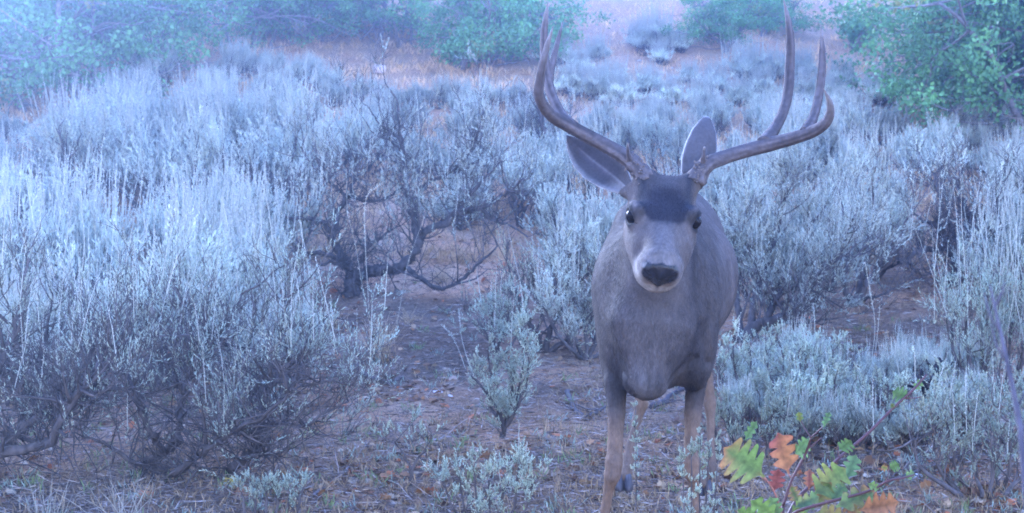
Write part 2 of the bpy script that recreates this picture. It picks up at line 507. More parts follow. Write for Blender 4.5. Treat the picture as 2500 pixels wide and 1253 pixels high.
def build_deer():
    root = empty('mule_deer', (0.40, 3.6, float(ground_z(.4, 3.6))))
    ro = np.array(root.location)
    gx = graded(0.12, 0.74, 0.20, 0.44, 0.0034, 0.0075)
    gy = graded(2.60, 4.42, 2.60, 2.98, 0.0034, 0.0080)
    gz = graded(-0.03, 1.16, 0.84, 1.11, 0.0034, 0.0075)
    fd = Field(gx, gy, gz)
    X = np.array([1.0, 0, 0])
    # trunk
    fd.ell((.342, 3.20, .755), (.118, .150, .185), k=.05)
    fd.ell((.362, 3.36, .785), (.132, .20, .200), k=.06)
    fd.ell((.410, 3.56, .785), (.160, .26, .210), k=.08)
    fd.ell((.450, 3.76, .80), (.178, .24, .200), k=.08)
    fd.ell((.458, 3.96, .875), (.155, .20, .165), k=.08)
    fd.ell((.478, 4.12, .915), (.150, .17, .150), k=.07)
    fd.cone((.37, 3.30, .955), (.46, 3.95, .985), .045, .055, k=.06, side=X, asp=1.3)
    # sternum and brisket
    fd.cone(W(1590, 800, 3.10), W(1577, 925, 3.08), .085, .036, k=.06, side=X, asp=1.15)
    fd.cone(W(1576, 938, 3.08), (.36, 3.45, .615), .028, .05, k=.05, side=X, asp=1.3)
    # shoulders
    for sx, cx in ((-1, .270), (1, .432)):
        fd.ell((cx, 3.24, .765), (.064, .12, .145), k=.05)
        fd.ell((cx + sx * .006, 3.19, .66), (.048, .075, .095), k=.04)
        fd.cone((cx - sx * .03, 3.34, .96), (cx, 3.22, .80), .05, .07, k=.05, asp=.8)
    # neck
    nb = H(0, -.055, -.105)
    fd.cone((.345, 3.27, .82), nb, .130, .062, k=.06, side=X, asp=.90)
    fd.cone((.342, 3.16, .73), H(0, -.045, -.08), .095, .055, k=.05, side=X, asp=.90)
    # head
    fd.ell(H(0, .000, -.050), (.060, .052, .078), HAX, k=.02)
    fd.cone(H(-.032, .026, -.060), H(.032, .026, -.060), .030, .030, k=.03)
    fd.cone(H(0, .014, -.02), H(0, -.004, .145), .047, .031, k=.025, side=Hr, asp=1.08)
    fd.ell(H(0, -.012, .158), (.036, .031, .032), HAX, k=.02)
    fd.cone(H(0, -.058, -.05), H(0, -.052, .125), .036, .026, k=.025, side=Hr, asp=1.2)
    fd.ell(H(0, -.066, .140), (.030, .022, .028), HAX, k=.018)
    for s_ in (-1, 1):
        fd.ell(H(s_ * .040, -.030, -.030), (.034, .050, .062), HAX, k=.025)
        fd.ell(H(s_ * .043, -.022, .045), (.025, .036, .055), HAX, k=.03)
        fd.ell(H(s_ * .025, -.026, .152), (.020, .026, .030), HAX, k=.02)
        fd.cone(H(s_ * .034, -.048, .010), H(s_ * .022, -.056, .115), .034, .025, k=.035)
        e = to_head(EYE[s_][None])[0]
        fd.ell(H(e[0] - s_ * .010, e[1] + .003, e[2] - .006), (.022, .022, .026), HAX, k=.028)
        fd.cone(H(e[0] - s_ * .014, e[1] + .022, e[2] + .006), H(e[0] - s_ * .002, e[1] + .012, e[2] - .022), .0075, .007, k=.014)
        fd.cone(H(e[0] - s_ * .006, e[1] - .018, e[2] + .012), H(e[0] + s_ * .002, e[1] - .015, e[2] - .012), .006, .006, k=.010)
        fd.ell(EYE[s_] + Hr * s_ * .003 + Hf * .003, (.0185, .0130, .0185), HAX, k=.006, sub=True)
        fd.cone(H(e[0] - s_ * .014, e[1] + .011, e[2] + .010), H(e[0] + s_ * .000, e[1] + .010, e[2] - .012), .0050, .0055, k=.010)
        fd.cone(H(e[0] - s_ * .010, e[1] - .002, e[2] + .014), H(e[0] - s_ * .014, e[1] - .004, e[2] + .022), .003, .002, k=.006, sub=True)
        # antler pedicle
        ab = W(1573, 432, 2.885) if s_ < 0 else W(1703, 436, 2.885)
        fd.cone(H(s_ * .030, .030, -.065), ab, .026, .021, k=.02)
        # ear root
        er = W(1522, 470, 2.92) if s_ < 0 else W(1712, 436, 2.95)
        fd.cone(H(s_ * .040, .010, -.100), er, .026, .009, k=.03)
    # nose pad and nostrils
    fd.ell(H(0, -.006, .180), (.030, .020, .016), HAX, k=.008)
    fd.cone(H(0, -.016, .186), H(0, -.044, .174), .013, .008, k=.010)
    for s_ in (-1, 1):
        fd.ell(H(s_ * .026, -.016, .178), (.013, .014, .014), HAX, k=.008)
        fd.cone(H(s_ * .020, -.020, .196), H(s_ * .034, -.012, .188), .0055, .0048, k=.004, sub=True)
    # front legs
    def leg(pts, k=.007, asp=1.0):
        for (a, ra), (b, rb) in zip(pts[:-1], pts[1:]):
            fd.cone(a, b, ra * .86, rb * .86, k=k, asp=asp)
    lf = [(np.array([.258, 3.22, .66]), .052), (W(1503, 935, 3.17), .032), (W(1505, 1010, 3.15), .0245),
          (W(1502, 1080, 3.13), .0210), (W(1499, 1128, 3.11), .0235), (W(1495, 1160, 3.11), .0225), (W(1487, 1190, 3.12), .0150),
          (W(1478, 1245, 3.12), .0135), (np.array([.206, 3.10, .145]), .0145), (np.array([.203, 3.10, .110]), .0195),
          (np.array([.202, 3.07, .055]), .0165), (np.array([.202, 3.05, .035]), .019)]
    rf = [(np.array([.440, 3.25, .66]), .052), (W(1700, 930, 3.24), .030), (W(1692, 1010, 3.22), .0240),
          (W(1688, 1080, 3.20), .0200), (W(1687, 1125, 3.18), .0225), (W(1689, 1155, 3.18), .0215), (W(1694, 1185, 3.19), .0145),
          (W(1699, 1245, 3.19), .0130), (np.array([.444, 3.17, .15]), .0140), (np.array([.446, 3.16, .110]), .0190),
          (np.array([.446, 3.13, .055]), .0165), (np.array([.446, 3.11, .035]), .019)]
    leg(lf); leg(rf)
    # hind legs
    zl = float(ground_z(.352, 4.20)); zr = float(ground_z(.60, 4.18))
    fd.ell((.375, 4.08, .78), (.085, .14, .19), k=.06); fd.ell((.572, 4.06, .78), (.085, .14, .19), k=.06)
    hl = [(np.array([.38, 4.00, .70]), .085), (np.array([.385, 4.12, .60]), .048), (np.array([.412, 4.26, .52]), .029),
          (W(1567, 985, 4.25), .0240), (W(1553, 1030, 4.24), .0175), (W(1538, 1090, 4.20), .0160), (W(1534, 1120, 4.18), .021), (W(1528, 1150, 4.14), .0185), (W(1524, 1166, 4.12), .021)]
    hr = [(np.array([.575, 4.00, .70]), .085), (np.array([.595, 4.12, .60]), .046), (np.array([.612, 4.26, .52]), .029),
          (W(1733, 985, 4.26), .0235), (W(1735, 1040, 4.25), .0175), (W(1736, 1110, 4.22), .0155), (W(1738, 1150, 4.20), .020),
          (np.array([.600, 4.16, zr + .055]), .0165), (np.array([.600, 4.14, zr + .035]), .019)]
    leg(hl, k=.012); leg(hr, k=.012)
    # tail
    fd.cone((.487, 4.26, .92), (.49, 4.31, .72), .026, .016, k=.03)
    V, Q = fd.nets()
    V = smooth_mesh(V, Q, 2, .5)
    N = vnormals(V, Q)
    # creases beside the brisket, folds of skin on the flank
    for (q0, q1, wd, dp) in ((W(1508, 880, 3.05), W(1537, 965, 3.08), .016, .012), (W(1700, 880, 3.10), W(1640, 935, 3.08), .012, .009), (W(1715, 800, 3.10), W(1728, 885, 3.14), .014, .008)):
        w_ = q1 - q0; tt = np.clip(((V - q0) @ w_) / (w_ @ w_), 0, 1); dd = np.linalg.norm((V - q0 - tt[:, None] * w_) * np.array([1, .35, 1]), axis=1)
        V = V - N * (dp * np.exp(-(dd / wd) ** 2) * (N[:, 1] < 0))[:, None]
    fl = sstep(3.22, 3.35, V[:, 1]) * sstep(3.95, 3.75, V[:, 1]) * sstep(.5, .6, V[:, 0]) * sstep(.6, .66, V[:, 2]) * sstep(.98, .85, V[:, 2])
    V = V + N * (.0045 * fl * np.sin(V[:, 1] * 105 + 5 * vnoise(V * 6, 33) + V[:, 2] * 6))[:, None]
    far = sstep(-.14, -.20, to_head(V)[:, 2])
    V = V + N * (.0035 * fbm(V * np.array([16, 10, 7]), 31, 2) * far)[:, None]
    c, a = deer_col(V)
    me = make_mesh('body', V - ro, [Q], np.concatenate([c, a[:, None]], 1))
    m = attr_mat('deer_coat', rough=.75, var=.22, scale=180, spec=.25, bump=.35, bscale=260, stretch=(1, 1, .45))
    nt = m.node_tree; b = nt.nodes['Principled BSDF']
    at = [n for n in nt.nodes if n.type == 'ATTRIBUTE'][0]
    mr = nt.nodes.new('ShaderNodeMapRange'); mr.inputs[3].default_value = .0; mr.inputs[4].default_value = .78
    nt.links.new(at.outputs['Alpha'], mr.inputs[0]); nt.links.new(mr.outputs[0], b.inputs['Roughness'])
    link('body', me, m, root)
    build_coat(V, Q, N, ro, root, m)
    # eyes
    for s_ in (-1, 1):
        g = Geo()
        n1, n2 = 14, 20
        th = np.linspace(0, np.pi, n1); ph = np.linspace(0, 2 * np.pi, n2, endpoint=False)
        T, Pp = np.meshgrid(th, ph, indexing='ij')
        S = np.stack([np.sin(T) * np.cos(Pp), np.sin(T) * np.sin(Pp), np.cos(T)], -1).reshape(-1, 3)
        i = np.arange(n1 - 1)[:, None] * n2; j = np.arange(n2)[None]; j2 = (j + 1) % n2
        q = np.stack([i + j, i + n2 + j, i + n2 + j2, i + j2], -1).reshape(-1, 4)
        P0 = EYE[s_] - Hr * s_ * (.005 if s_ < 0 else .0025) - Hf * .001 - Hu * .001
        g.add(P0 + S * .0156 - ro, f4=q, col=(.012, .010, .012))
        me = g.mesh('eye')
        em = bpy.data.materials.get('eye_gloss')
        if em is None:
            em, nt, b = new_mat('eye_gloss')
            b.inputs['Base Color'].default_value = (.010, .008, .010, 1); b.inputs['Roughness'].default_value = .25
            b.inputs['Specular IOR Level'].default_value = .09
        link('eye', me, em, root)
    # antlers
    am = attr_mat('antler_bone', rough=.8, var=.22, scale=70, spec=.1, bump=.7, bscale=140)
    rng = np.random.default_rng(5)
    def horn(g, pts, rad, k=18, base_rough=0.0, seed=0):
        P = catmull([W(*p) for p in pts], 10)
        rr = np.interp(np.linspace(0, 1, len(P)), np.linspace(0, 1, len(rad)), rad)
        n = len(P)
        a = np.linspace(0, 2 * np.pi, k, endpoint=False)
        T = np.gradient(P, axis=0); T = unit(T)
        A = np.empty_like(P); A[0] = unit(np.cross(T[0], [.3, .8, .5]))
        for q in range(1, n): A[q] = unit(A[q - 1] - T[q] * (A[q - 1] @ T[q]))
        B = np.cross(T, A)
        s = np.concatenate([[0], np.cumsum(np.linalg.norm(np.diff(P, axis=0), axis=1))])
        gr = np.stack([np.cos(a)[None] * 2.2 + 0 * s[:, None], np.sin(a)[None] * 2.2 + 0 * s[:, None], s[:, None] * 2.2 + 0 * a[None]], -1)
        groove = fbm(gr * 2.0, 40 + seed, 3)
        fine = vnoise(np.stack([np.cos(a)[None] * 5 + 0 * s[:, None], np.sin(a)[None] * 5 + 0 * s[:, None], s[:, None] * 130 + 0 * a[None]], -1), 41)
        fade = np.exp(-s / .045)[:, None] * base_rough
        r2 = rr[:, None] * (1 + .075 * groove + fade * .34 * fine)
        V = P[:, None] + r2[..., None] * (A[:, None] * np.cos(a)[None, :, None] + B[:, None] * np.sin(a)[None, :, None])
        t = (s / s[-1])[:, None] * np.ones((1, k))
        c = np.array([.098, .082, .084])[None, None] * (1 + .55 * groove[..., None] + .15 * fine[..., None])
        tipm = sstep(.78, 1, t)[..., None]
        c = c * (1 - tipm * .6) + np.array([.28, .25, .24]) * tipm * .6
        bm = (fade * (0.5 + .5 * fine))[..., None]
        c = c * (1 - .6 * np.clip(bm, 0, 1)) + np.array([.17, .14, .13]) * .6 * np.clip(bm, 0, 1)
        i = np.arange(n - 1)[:, None] * k; j = np.arange(k)[None]; j2 = (j + 1) % k
        q = np.stack([i + j, i + j2, i + k + j2, i + k + j], -1).reshape(-1, 4)
        g.add(V.reshape(-1, 3) - ro, f4=q, col=np.clip(c.reshape(-1, 3), .02, 1))
        s0 = g.n - n * k
        g.fn.setdefault(k, []).append(np.stack([np.arange(k)[::-1] + s0, np.arange(k) + (n - 1) * k + s0]))
    u = 1 / 1150.0
    g = Geo()
    horn(g, [(1580, 446, 2.875), (1561, 416, 2.885), (1530, 385, 2.90), (1483, 357, 2.92), (1430, 329, 2.93), (1386, 305, 2.92), (1350, 284, 2.89), (1326, 257, 2.86),
             (1315, 228, 2.83), (1319, 192, 2.81), (1327, 150, 2.79), (1338, 106, 2.78), (1351, 63, 2.77)],
         [26 * u, 23 * u, 20 * u, 18 * u, 17.5 * u, 17 * u, 15.5 * u, 14 * u, 13 * u, 11.5 * u, 9 * u, 6.5 * u, .8 * u], base_rough=1)
    horn(g, [(1398, 312, 2.925), (1372, 284, 2.97), (1350, 240, 3.00), (1337, 195, 3.02), (1329, 140, 3.03), (1328, 85, 3.03), (1333, 40, 3.03), (1338, 5, 3.03)],
         [19 * u, 15 * u, 13.5 * u, 13 * u, 11.5 * u, 10 * u, 7 * u, .8 * u], seed=1)
    horn(g, [(1340, 205, 3.02), (1345, 172, 3.03), (1354, 133, 3.05), (1365, 90, 3.07), (1374, 52, 3.08)], [12 * u, 10 * u, 8 * u, 5.5 * u, .8 * u], seed=2)
    horn(g, [(1538, 392, 2.885), (1533, 372, 2.87), (1533, 350, 2.86)], [10 * u, 5 * u, 2 * u], base_rough=.6, seed=3)
    for q in range(60):
        P0 = catmull([W(1580, 446, 2.875), W(1561, 416, 2.885), W(1536, 390, 2.90)], 8)[rng.integers(0, 17)]
        d = unit(rng.normal(size=3) + np.array([0, -1.2, .3]))
        tube(g, [P0 + d * .014 - ro, P0 + d * rng.uniform(.021, .026) - ro], [.0034, .0014], 5, (.16, .13, .12))
    link('antler', g.mesh('antler'), am, root)
    g = Geo()
    horn(g, [(1694, 448, 2.875), (1708, 420, 2.885), (1730, 400, 2.90), (1771, 384, 2.92), (1825, 367, 2.93), (1878, 353, 2.93), (1932, 339, 2.90), (1982, 322, 2.87),
             (2013, 303, 2.84), (2026, 279, 2.82), (2025, 250, 2.80), (2011, 216, 2.78)],
         [26 * u, 23 * u, 20 * u, 18 * u, 17.5 * u, 18 * u, 16.5 * u, 15.5 * u, 13.5 * u, 11 * u, 7.5 * u, .8 * u], base_rough=1, seed=4)
    horn(g, [(1866, 350, 2.93), (1893, 312, 2.98), (1915, 266, 3.01), (1925, 215, 3.03), (1928, 162, 3.04), (1930, 108, 3.04), (1925, 54, 3.04), (1912, -6, 3.04)],
         [20 * u, 14 * u, 13 * u, 13 * u, 12.5 * u, 11.5 * u, 8.5 * u, .8 * u], seed=5)
    horn(g, [(1965, 326, 2.88), (1986, 285, 2.92), (1999, 233, 2.95), (2006, 180, 2.96), (2008, 126, 2.97), (2004, 61, 2.97)],
         [17 * u, 12.5 * u, 11.5 * u, 10.5 * u, 8.5 * u, .8 * u], seed=6)
    horn(g, [(1716, 400, 2.885), (1717, 384, 2.87), (1720, 359, 2.86)], [9 * u, 5.5 * u, 2.5 * u], base_rough=.6, seed=7)
    for q in range(60):
        P0 = catmull([W(1694, 448, 2.875), W(1708, 420, 2.885), W(1724, 404, 2.90)], 8)[rng.integers(0, 17)]
        d = unit(rng.normal(size=3) + np.array([-.4, -1.2, .3]))
        tube(g, [P0 + d * .014 - ro, P0 + d * rng.uniform(.021, .026) - ro], [.0034, .0014], 5, (.16, .13, .12))
    link('antler', g.mesh('antler'), am, root)
    # ears
    def ear(base, tip, face, wid, cup, twist=0.0, side=1, prof_=(.42, .70, .92, 1.0, .88, .60, .32, .02)):
        base, tip = np.asarray(base), np.asarray(tip)
        ax = tip - base; Ln = np.linalg.norm(ax); ax = ax / Ln
        fn = unit(face - ax * (np.asarray(face) @ ax)); sd = np.cross(ax, fn)
        nu, nv = 26, 19
        U = np.linspace(0, 1, nu)[:, None]; Vv = np.linspace(-1, 1, nv)[None]
        prof = np.interp(U, [0, .12, .3, .5, .7, .85, .95, 1], list(prof_)) * wid
        ang = Vv * cup * (1.25 - .65 * U)
        rad = prof / np.maximum(np.sin(np.minimum(cup * (1.25 - .65 * U), 1.5)), .3)
        tw = twist * U
        a2 = ang + tw
        sx = rad * np.sin(a2); dz = -rad * (np.cos(a2) - .35)
        Pm = base + (U * Ln)[..., None] * ax + sx[..., None] * sd - 0 * dz[..., None]
        Pm = Pm + (-(rad * np.cos(a2)) + prof * .5)[..., None] * fn
        nrm = np.sin(a2)[..., None] * sd * -1 + np.cos(a2)[..., None] * fn
        th = .0028 * (1 - .7 * np.abs(Vv) ** 3) * (1 + 1.0 * (1 - U))
        front = Pm + nrm * th[..., None]; back = Pm - nrm * th[..., None]
        V = np.concatenate([front.reshape(-1, 3), back.reshape(-1, 3)])
        i = np.arange(nu - 1)[:, None] * nv; j = np.arange(nv - 1)[None]
        q = np.stack([i + j, i + j + 1, i + nv + j + 1, i + nv + j], -1).reshape(-1, 4)
        off = nu * nv
        qs = [q, q[:, ::-1] + off]
        rim = []
        for jj in (0, nv - 1):
            ii = np.arange(nu - 1) * nv + jj
            e = np.stack([ii, ii + nv, ii + nv + off, ii + off], -1)
            rim.append(e if jj == 0 else e[:, ::-1])
        ii = (nu - 1) * nv + np.arange(nv - 1); rim.append(np.stack([ii, ii + 1, ii + 1 + off, ii + off], -1))
        ii = np.arange(nv - 1); rim.append(np.stack([ii + 1, ii, ii + off, ii + 1 + off], -1))
        Uf = np.broadcast_to(U, (nu, nv)).ravel(); Vf = np.abs(np.broadcast_to(Vv, (nu, nv)).ravel())
        n = fbm(V * 40, 50)
        ci = np.tile([.054, .048, .053], (off, 1)); cb = np.tile([.085, .077, .083], (off, 1))
        ci = mixc(ci, sstep(.6, .95, Vf) * .5, (.26, .25, .25)); ci = mixc(ci, sstep(.30, .05, Uf) * .7, (.26, .235, .225))
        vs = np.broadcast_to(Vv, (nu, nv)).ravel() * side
        ci = mixc(ci, sstep(.10, .22, vs) * .7, (.045, .040, .048)); ci = mixc(ci, np.exp(-((vs - .08) / .06) ** 2) * sstep(.9, .7, Uf) * .6, (.25, .24, .25))  # upper half darkened as painted antler shade, pale streak marks the ear's fold
        ci = mixc(ci, sstep(.35, .0, Vf) * sstep(.1, .4, Uf) * .5, (.07, .06, .075))
        cb = mixc(cb, np.maximum(sstep(.86, 1, Vf), sstep(.93, 1, Uf)), (.42, .42, .45))
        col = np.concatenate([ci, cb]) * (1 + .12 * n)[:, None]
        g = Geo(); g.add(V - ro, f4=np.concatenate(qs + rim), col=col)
        rg = np.random.default_rng(3)
        # fringe of fine hairs along the rim and inside
        m_ = 900
        uu = rg.uniform(.05, 1, m_); vv = np.where(rg.random(m_) < .5, 1, -1) * rg.uniform(.80, 1, m_)
        iu = np.clip((uu * (nu - 1)).astype(int), 0, nu - 1); iv = np.clip(((vv + 1) / 2 * (nv - 1)).round().astype(int), 0, nv - 1)
        p = Pm[iu, iv] + rg.normal(size=(m_, 3)) * .0012
        d = unit(ax * .9 + np.sign(vv)[:, None] * sd * .35 + .2 * fn + rg.normal(size=(m_, 3)) * .25)
        hairs(g, p - ro, d, rg.uniform(.002, .006, m_), .0007, np.tile([.22, .21, .22], (m_, 1)))
        return g.mesh('ear')
    em = attr_mat('deer_ear', rough=.85, var=.15, scale=150, spec=.15, bump=.3, bscale=250)
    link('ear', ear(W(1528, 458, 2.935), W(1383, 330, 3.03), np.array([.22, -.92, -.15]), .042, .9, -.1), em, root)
    link('ear', ear(W(1690, 452, 2.955), W(1725, 286, 3.03), np.array([.1, 1.0, .2]), .037, .8, .0, prof_=[.42, .80, 1.0, .95, .74, .44, .22, .02]), em, root)
    # hooves
    hm = attr_mat('hoof_horn', rough=.45, var=.2, scale=80)
    for (x, y, z) in ((.202, 3.05, float(ground_z(.202, 3.05))), (.446, 3.11, float(ground_z(.446, 3.11))), (None, 0, 0), (.600, 4.14, zr)):
        g = Geo()
        if x is None:
            c0 = W(1522, 1172, 4.11); x, y = c0[0], c0[1]; z = c0[2] - .028
        for s_ in (-1, 1):
            rings = []
            for t, w_, l_, yo in ((0, .016, .034, -.012), (.35, .015, .030, -.006), (.7, .0135, .025, .002), (1, .011, .019, .008)):
                a = np.linspace(0, 2 * np.pi, 12, endpoint=False)
                pt = np.where(np.sin(a) < 0, 1.0 - .25 * np.abs(np.cos(a)), 1)
                rings.append(np.stack([x + s_ * .0135 + np.cos(a) * w_ * (1 - .35 * np.maximum(-np.sin(a), 0)), y + yo + np.sin(a) * l_ * pt, np.full(12, z + t * .045)], -1))
            V = np.concatenate(rings)
            i = np.arange(3)[:, None] * 12; j = np.arange(12)[None]; j2 = (j + 1) % 12
            g.add(V - ro, f4=np.stack([i + j, i + j2, i + 12 + j2, i + 12 + j], -1).reshape(-1, 4), col=(.075, .068, .075))
            s0 = g.n - 48
            g.fn.setdefault(12, []).append(np.stack([np.arange(12)[::-1] + s0, np.arange(12) + 36 + s0]))
        link('hoof', g.mesh('hoof'), hm, root)
    tag(root, 'mule deer buck with wide forked antlers standing and facing the camera', 'deer')
    return root

def hairs(g, P, D, L, w, col, Nn=None):
    """thin tapering blades: P root, D direction, L length"""
    n = len(P)
    side = unit(np.cross(D, np.array([0.0, 1.0, 0.05]) if Nn is None else Nn))
    L = np.broadcast_to(L, (n,))[:, None]
    V = np.stack([P - side * w / 2, P + side * w / 2, P + D * L], 1).reshape(-1, 3)
    f = np.arange(3 * n).reshape(-1, 3)
    g.add(V, f3=f, col=np.repeat(col, 3, 0))

def build_coat(V, Q, N, ro, root, m):
    """the short coat: fine hairs lying along the body"""
    rg = np.random.default_rng(8)
    vis = np.nonzero((N[:, 1] < .55) & (V[:, 2] > .05))[0]
    n = 240000
    area = np.linalg.norm(np.cross(V[Q[:, 2]] - V[Q[:, 0]], V[Q[:, 3]] - V[Q[:, 1]]), axis=1)
    ok = (N[Q[:, 0], 1] < .55)
    p = area * ok; p /= p.sum()
    qi = rg.choice(len(Q), n, p=p)
    a, b = rg.random((2, n, 1))
    P = (V[Q[qi, 0]] * (1 - a) + V[Q[qi, 1]] * a) * (1 - b) + (V[Q[qi, 3]] * (1 - a) + V[Q[qi, 2]] * a) * b
    Nn = unit(N[Q[qi, 0]])
    h = to_head(P)
    # keep the nose pad and the eyes bare
    e1 = np.linalg.norm(P - EYE[-1], axis=1); e2 = np.linalg.norm(P - EYE[1], axis=1)
    keep = (e1 > .019) & (e2 > .019) & ~((h[:, 2] > .158) & (abs(h[:, 0]) < .002 + np.interp(h[:, 1], [-.056, -.046, -.034, -.018, -.004, .012, .022], [0, .014, .024, .041, .038, .030, .004])))
    P, Nn, h = P[keep], Nn[keep], h[keep]
    hd = sstep(-.12, -.05, h[:, 2]) * sstep(3.05, 2.97, P[:, 1])
    flow_body = np.array([0.0, .40, -.92]); flow_head = -Hf * .9
    fl = flow_body * (1 - hd[:, None]) + flow_head * hd[:, None]
    low = sstep(.55, .5, P[:, 2])[:, None]
    fl = fl * (1 - low) + np.array([0, .1, -1.0]) * low
    fl = fl + .14 * np.stack([vnoise(P * 18, 60), vnoise(P * 18, 61), vnoise(P * 18, 62)], -1)
    T = unit(fl - Nn * (fl * Nn).sum(1)[:, None])
    D = unit(T + Nn * np.where(rg.random((len(P), 1)) < .10, rg.uniform(.25, .6, (len(P), 1)), rg.uniform(.02, .09, (len(P), 1))) + rg.normal(size=P.shape) * .10)
    L = (.0085 * (1 - hd) + .0050 * hd) * rg.uniform(.6, 1.25, len(P)) * (1 - .4 * low[:, 0])
    c, _ = deer_col(P)
    c = c * (rg.uniform(.85, 1.18, len(P)))[:, None]
    g = Geo(); hairs(g, P - ro, D, L, .0011, np.clip(c, .01, 1), Nn)
    cm = g.mesh('coat', smooth=True)
    nn = np.repeat(unit(Nn + .10 * D), 3, 0)
    cm.normals_split_custom_set_from_vertices(nn.tolist())
    o = link('coat', cm, attr_mat('coat_hair', rough=.9, var=.1, scale=100, spec=.03), root)



# ------------------------------------------------------------------ the ground
def build_ground():
    # one sheet, finer near the camera
    def axis(seg):
        out = []
        for a, b, st in seg: out.append(np.arange(a, b, st))
        out.append([seg[-1][1]]); return np.concatenate(out)
    xs = axis([(-120, -20, 5), (-20, -6, .5), (-6, -3, .14), (-3, 3, .045), (3, 6, .14), (6, 20, .5), (20, 120, 5)])
    ys = axis([(-40, 0, 2.5), (0, 3.4, .2), (3.4, 9, .04), (9, 22, .12), (22, 60, .8), (60, 380, 8)])
    X, Y = np.meshgrid(xs, ys, indexing='ij')
    Z = ground_z(X, Y)
    P = np.stack([X, Y, np.zeros_like(X)], -1)
    near = (Y > 3.0) & (Y < 22) & (abs(X) < 7)
    Z = Z + np.where(near, .010 * fbm(P * 14, 70, 3), 0)
    V = np.stack([X, Y, Z], -1).reshape(-1, 3)
    ny = len(ys)
    i = np.arange(len(xs) - 1)[:, None] * ny; j = np.arange(ny - 1)[None]
    q = np.stack([i + j, i + ny + j, i + ny + j + 1, i + j + 1], -1).reshape(-1, 4)
    me = make_mesh('ground', V, [q])
    m, nt, b = new_mat('dry_soil')
    N, L = nt.nodes, nt.links
    tc = N.new('ShaderNodeTexCoord')
    def noise(sc, det=4, dist=0.0, rough=.6):
        n = N.new('ShaderNodeTexNoise'); n.inputs['Scale'].default_value = sc; n.inputs['Detail'].default_value = det
        n.inputs['Distortion'].default_value = dist; n.inputs['Roughness'].default_value = rough
        L.new(tc.outputs['Object'], n.inputs['Vector']); return n.outputs[0]
    def ramp(src, stops):
        r = N.new('ShaderNodeValToRGB'); L.new(src, r.inputs[0])
        e = r.color_ramp.elements
        while len(e) < len(stops): e.new(.5)
        for k, (p, c) in enumerate(stops): e[k].position = p; e[k].color = (*c, 1)
        return r.outputs[0]
    def mix(f, a, b_):
        x = N.new('ShaderNodeMix'); x.data_type = 'RGBA'
        if isinstance(f, float): x.inputs[0].default_value = f
        else: L.new(f, x.inputs[0])
        L.new(a, x.inputs[6]); L.new(b_, x.inputs[7]); return x.outputs[2]
    soil = ramp(noise(38, 8, .4, .72), [(.32, (.024, .020, .019)), (.47, (.072, .053, .042)), (.60, (.145, .110, .085)), (.74, (.31, .25, .20))])
    straw = ramp(noise(55, 6, 1.5, .7), [(.32, (.20, .115, .07)), (.52, (.64, .40, .25)), (.70, (.86, .59, .39))])
    patch = N.new('ShaderNodeMapRange'); L.new(noise(1.3, 4, .3), patch.inputs[0]); patch.inputs[1].default_value = .42; patch.inputs[2].default_value = .60
    sx = N.new('ShaderNodeSeparateXYZ'); L.new(tc.outputs['Object'], sx.inputs[0])
    hy = N.new('ShaderNodeMapRange'); L.new(sx.outputs[1], hy.inputs[0]); hy.inputs[1].default_value = 6.5; hy.inputs[2].default_value = 11.5
    hy.inputs[3].default_value = .12; hy.inputs[4].default_value = 1.15
    mu = N.new('ShaderNodeMath'); mu.operation = 'MULTIPLY_ADD'; mu.use_clamp = True
    L.new(patch.outputs[0], mu.inputs[0]); mu.inputs[1].default_value = .55; L.new(hy.outputs[0], mu.inputs[2])
    m2 = N.new('ShaderNodeMath'); m2.operation = 'MULTIPLY'; m2.use_clamp = True
    L.new(mu.outputs[0], m2.inputs[0]); m2.inputs[1].default_value = .85
    c1 = mix(m2.outputs[0], soil, straw)
    red = ramp(noise(2.4, 3), [(.40, (.95, .98, 1.0)), (.62, (1.10, .97, .86))])
    mm = N.new('ShaderNodeMix'); mm.data_type = 'RGBA'; mm.blend_type = 'MULTIPLY'; mm.inputs[0].default_value = 1
    L.new(c1, mm.inputs[6]); L.new(red, mm.inputs[7])
    L.new(mm.outputs[2], b.inputs['Base Color'])
    b.inputs['Roughness'].default_value = .95; b.inputs['Specular IOR Level'].default_value = .1
    bp = N.new('ShaderNodeBump'); bp.inputs['Strength'].default_value = .9; bp.inputs['Distance'].default_value = .02
    L.new(noise(60, 6, .2, .7), bp.inputs['Height']); L.new(bp.outputs[0], b.inputs['Normal'])
    o = link('ground', me, m)
    tag(o, kind='structure')

# ------------------------------------------------------------------ leaf and twig builders
def leaves(g, P, D, L, w, col, rng, fold=0.0):
    """narrow rhombic leaves: root P, direction D, length L, width w"""
    n = len(P)
    up = rng.normal(size=(n, 3))
    S = unit(np.cross(D, up)); L = np.broadcast_to(L, (n,))[:, None]; w = np.broadcast_to(w, (n,))[:, None]
    M = P + D * L * .62
    V = np.stack([P, M - S * w / 2, P + D * L, M + S * w / 2], 1).reshape(-1, 3)
    g.add(V, f4=np.arange(4 * n).reshape(-1, 4), col=np.repeat(col, 4, 0))

def curvy(p, d, L, n, wob, up, rng):
    """a wandering shoot from p"""
    pts = [np.array(p, float)]; d = unit(d); st = L / n
    for q in range(n):
        d = unit(d + rng.normal(size=3) * wob + np.array([0, 0, up]))
        pts.append(pts[-1] + d * st)
    return np.array(pts), d

BARK = np.array([.088, .073, .068])
TWIG = np.array([.135, .115, .108])
SAGE = np.array([.455, .49, .405])

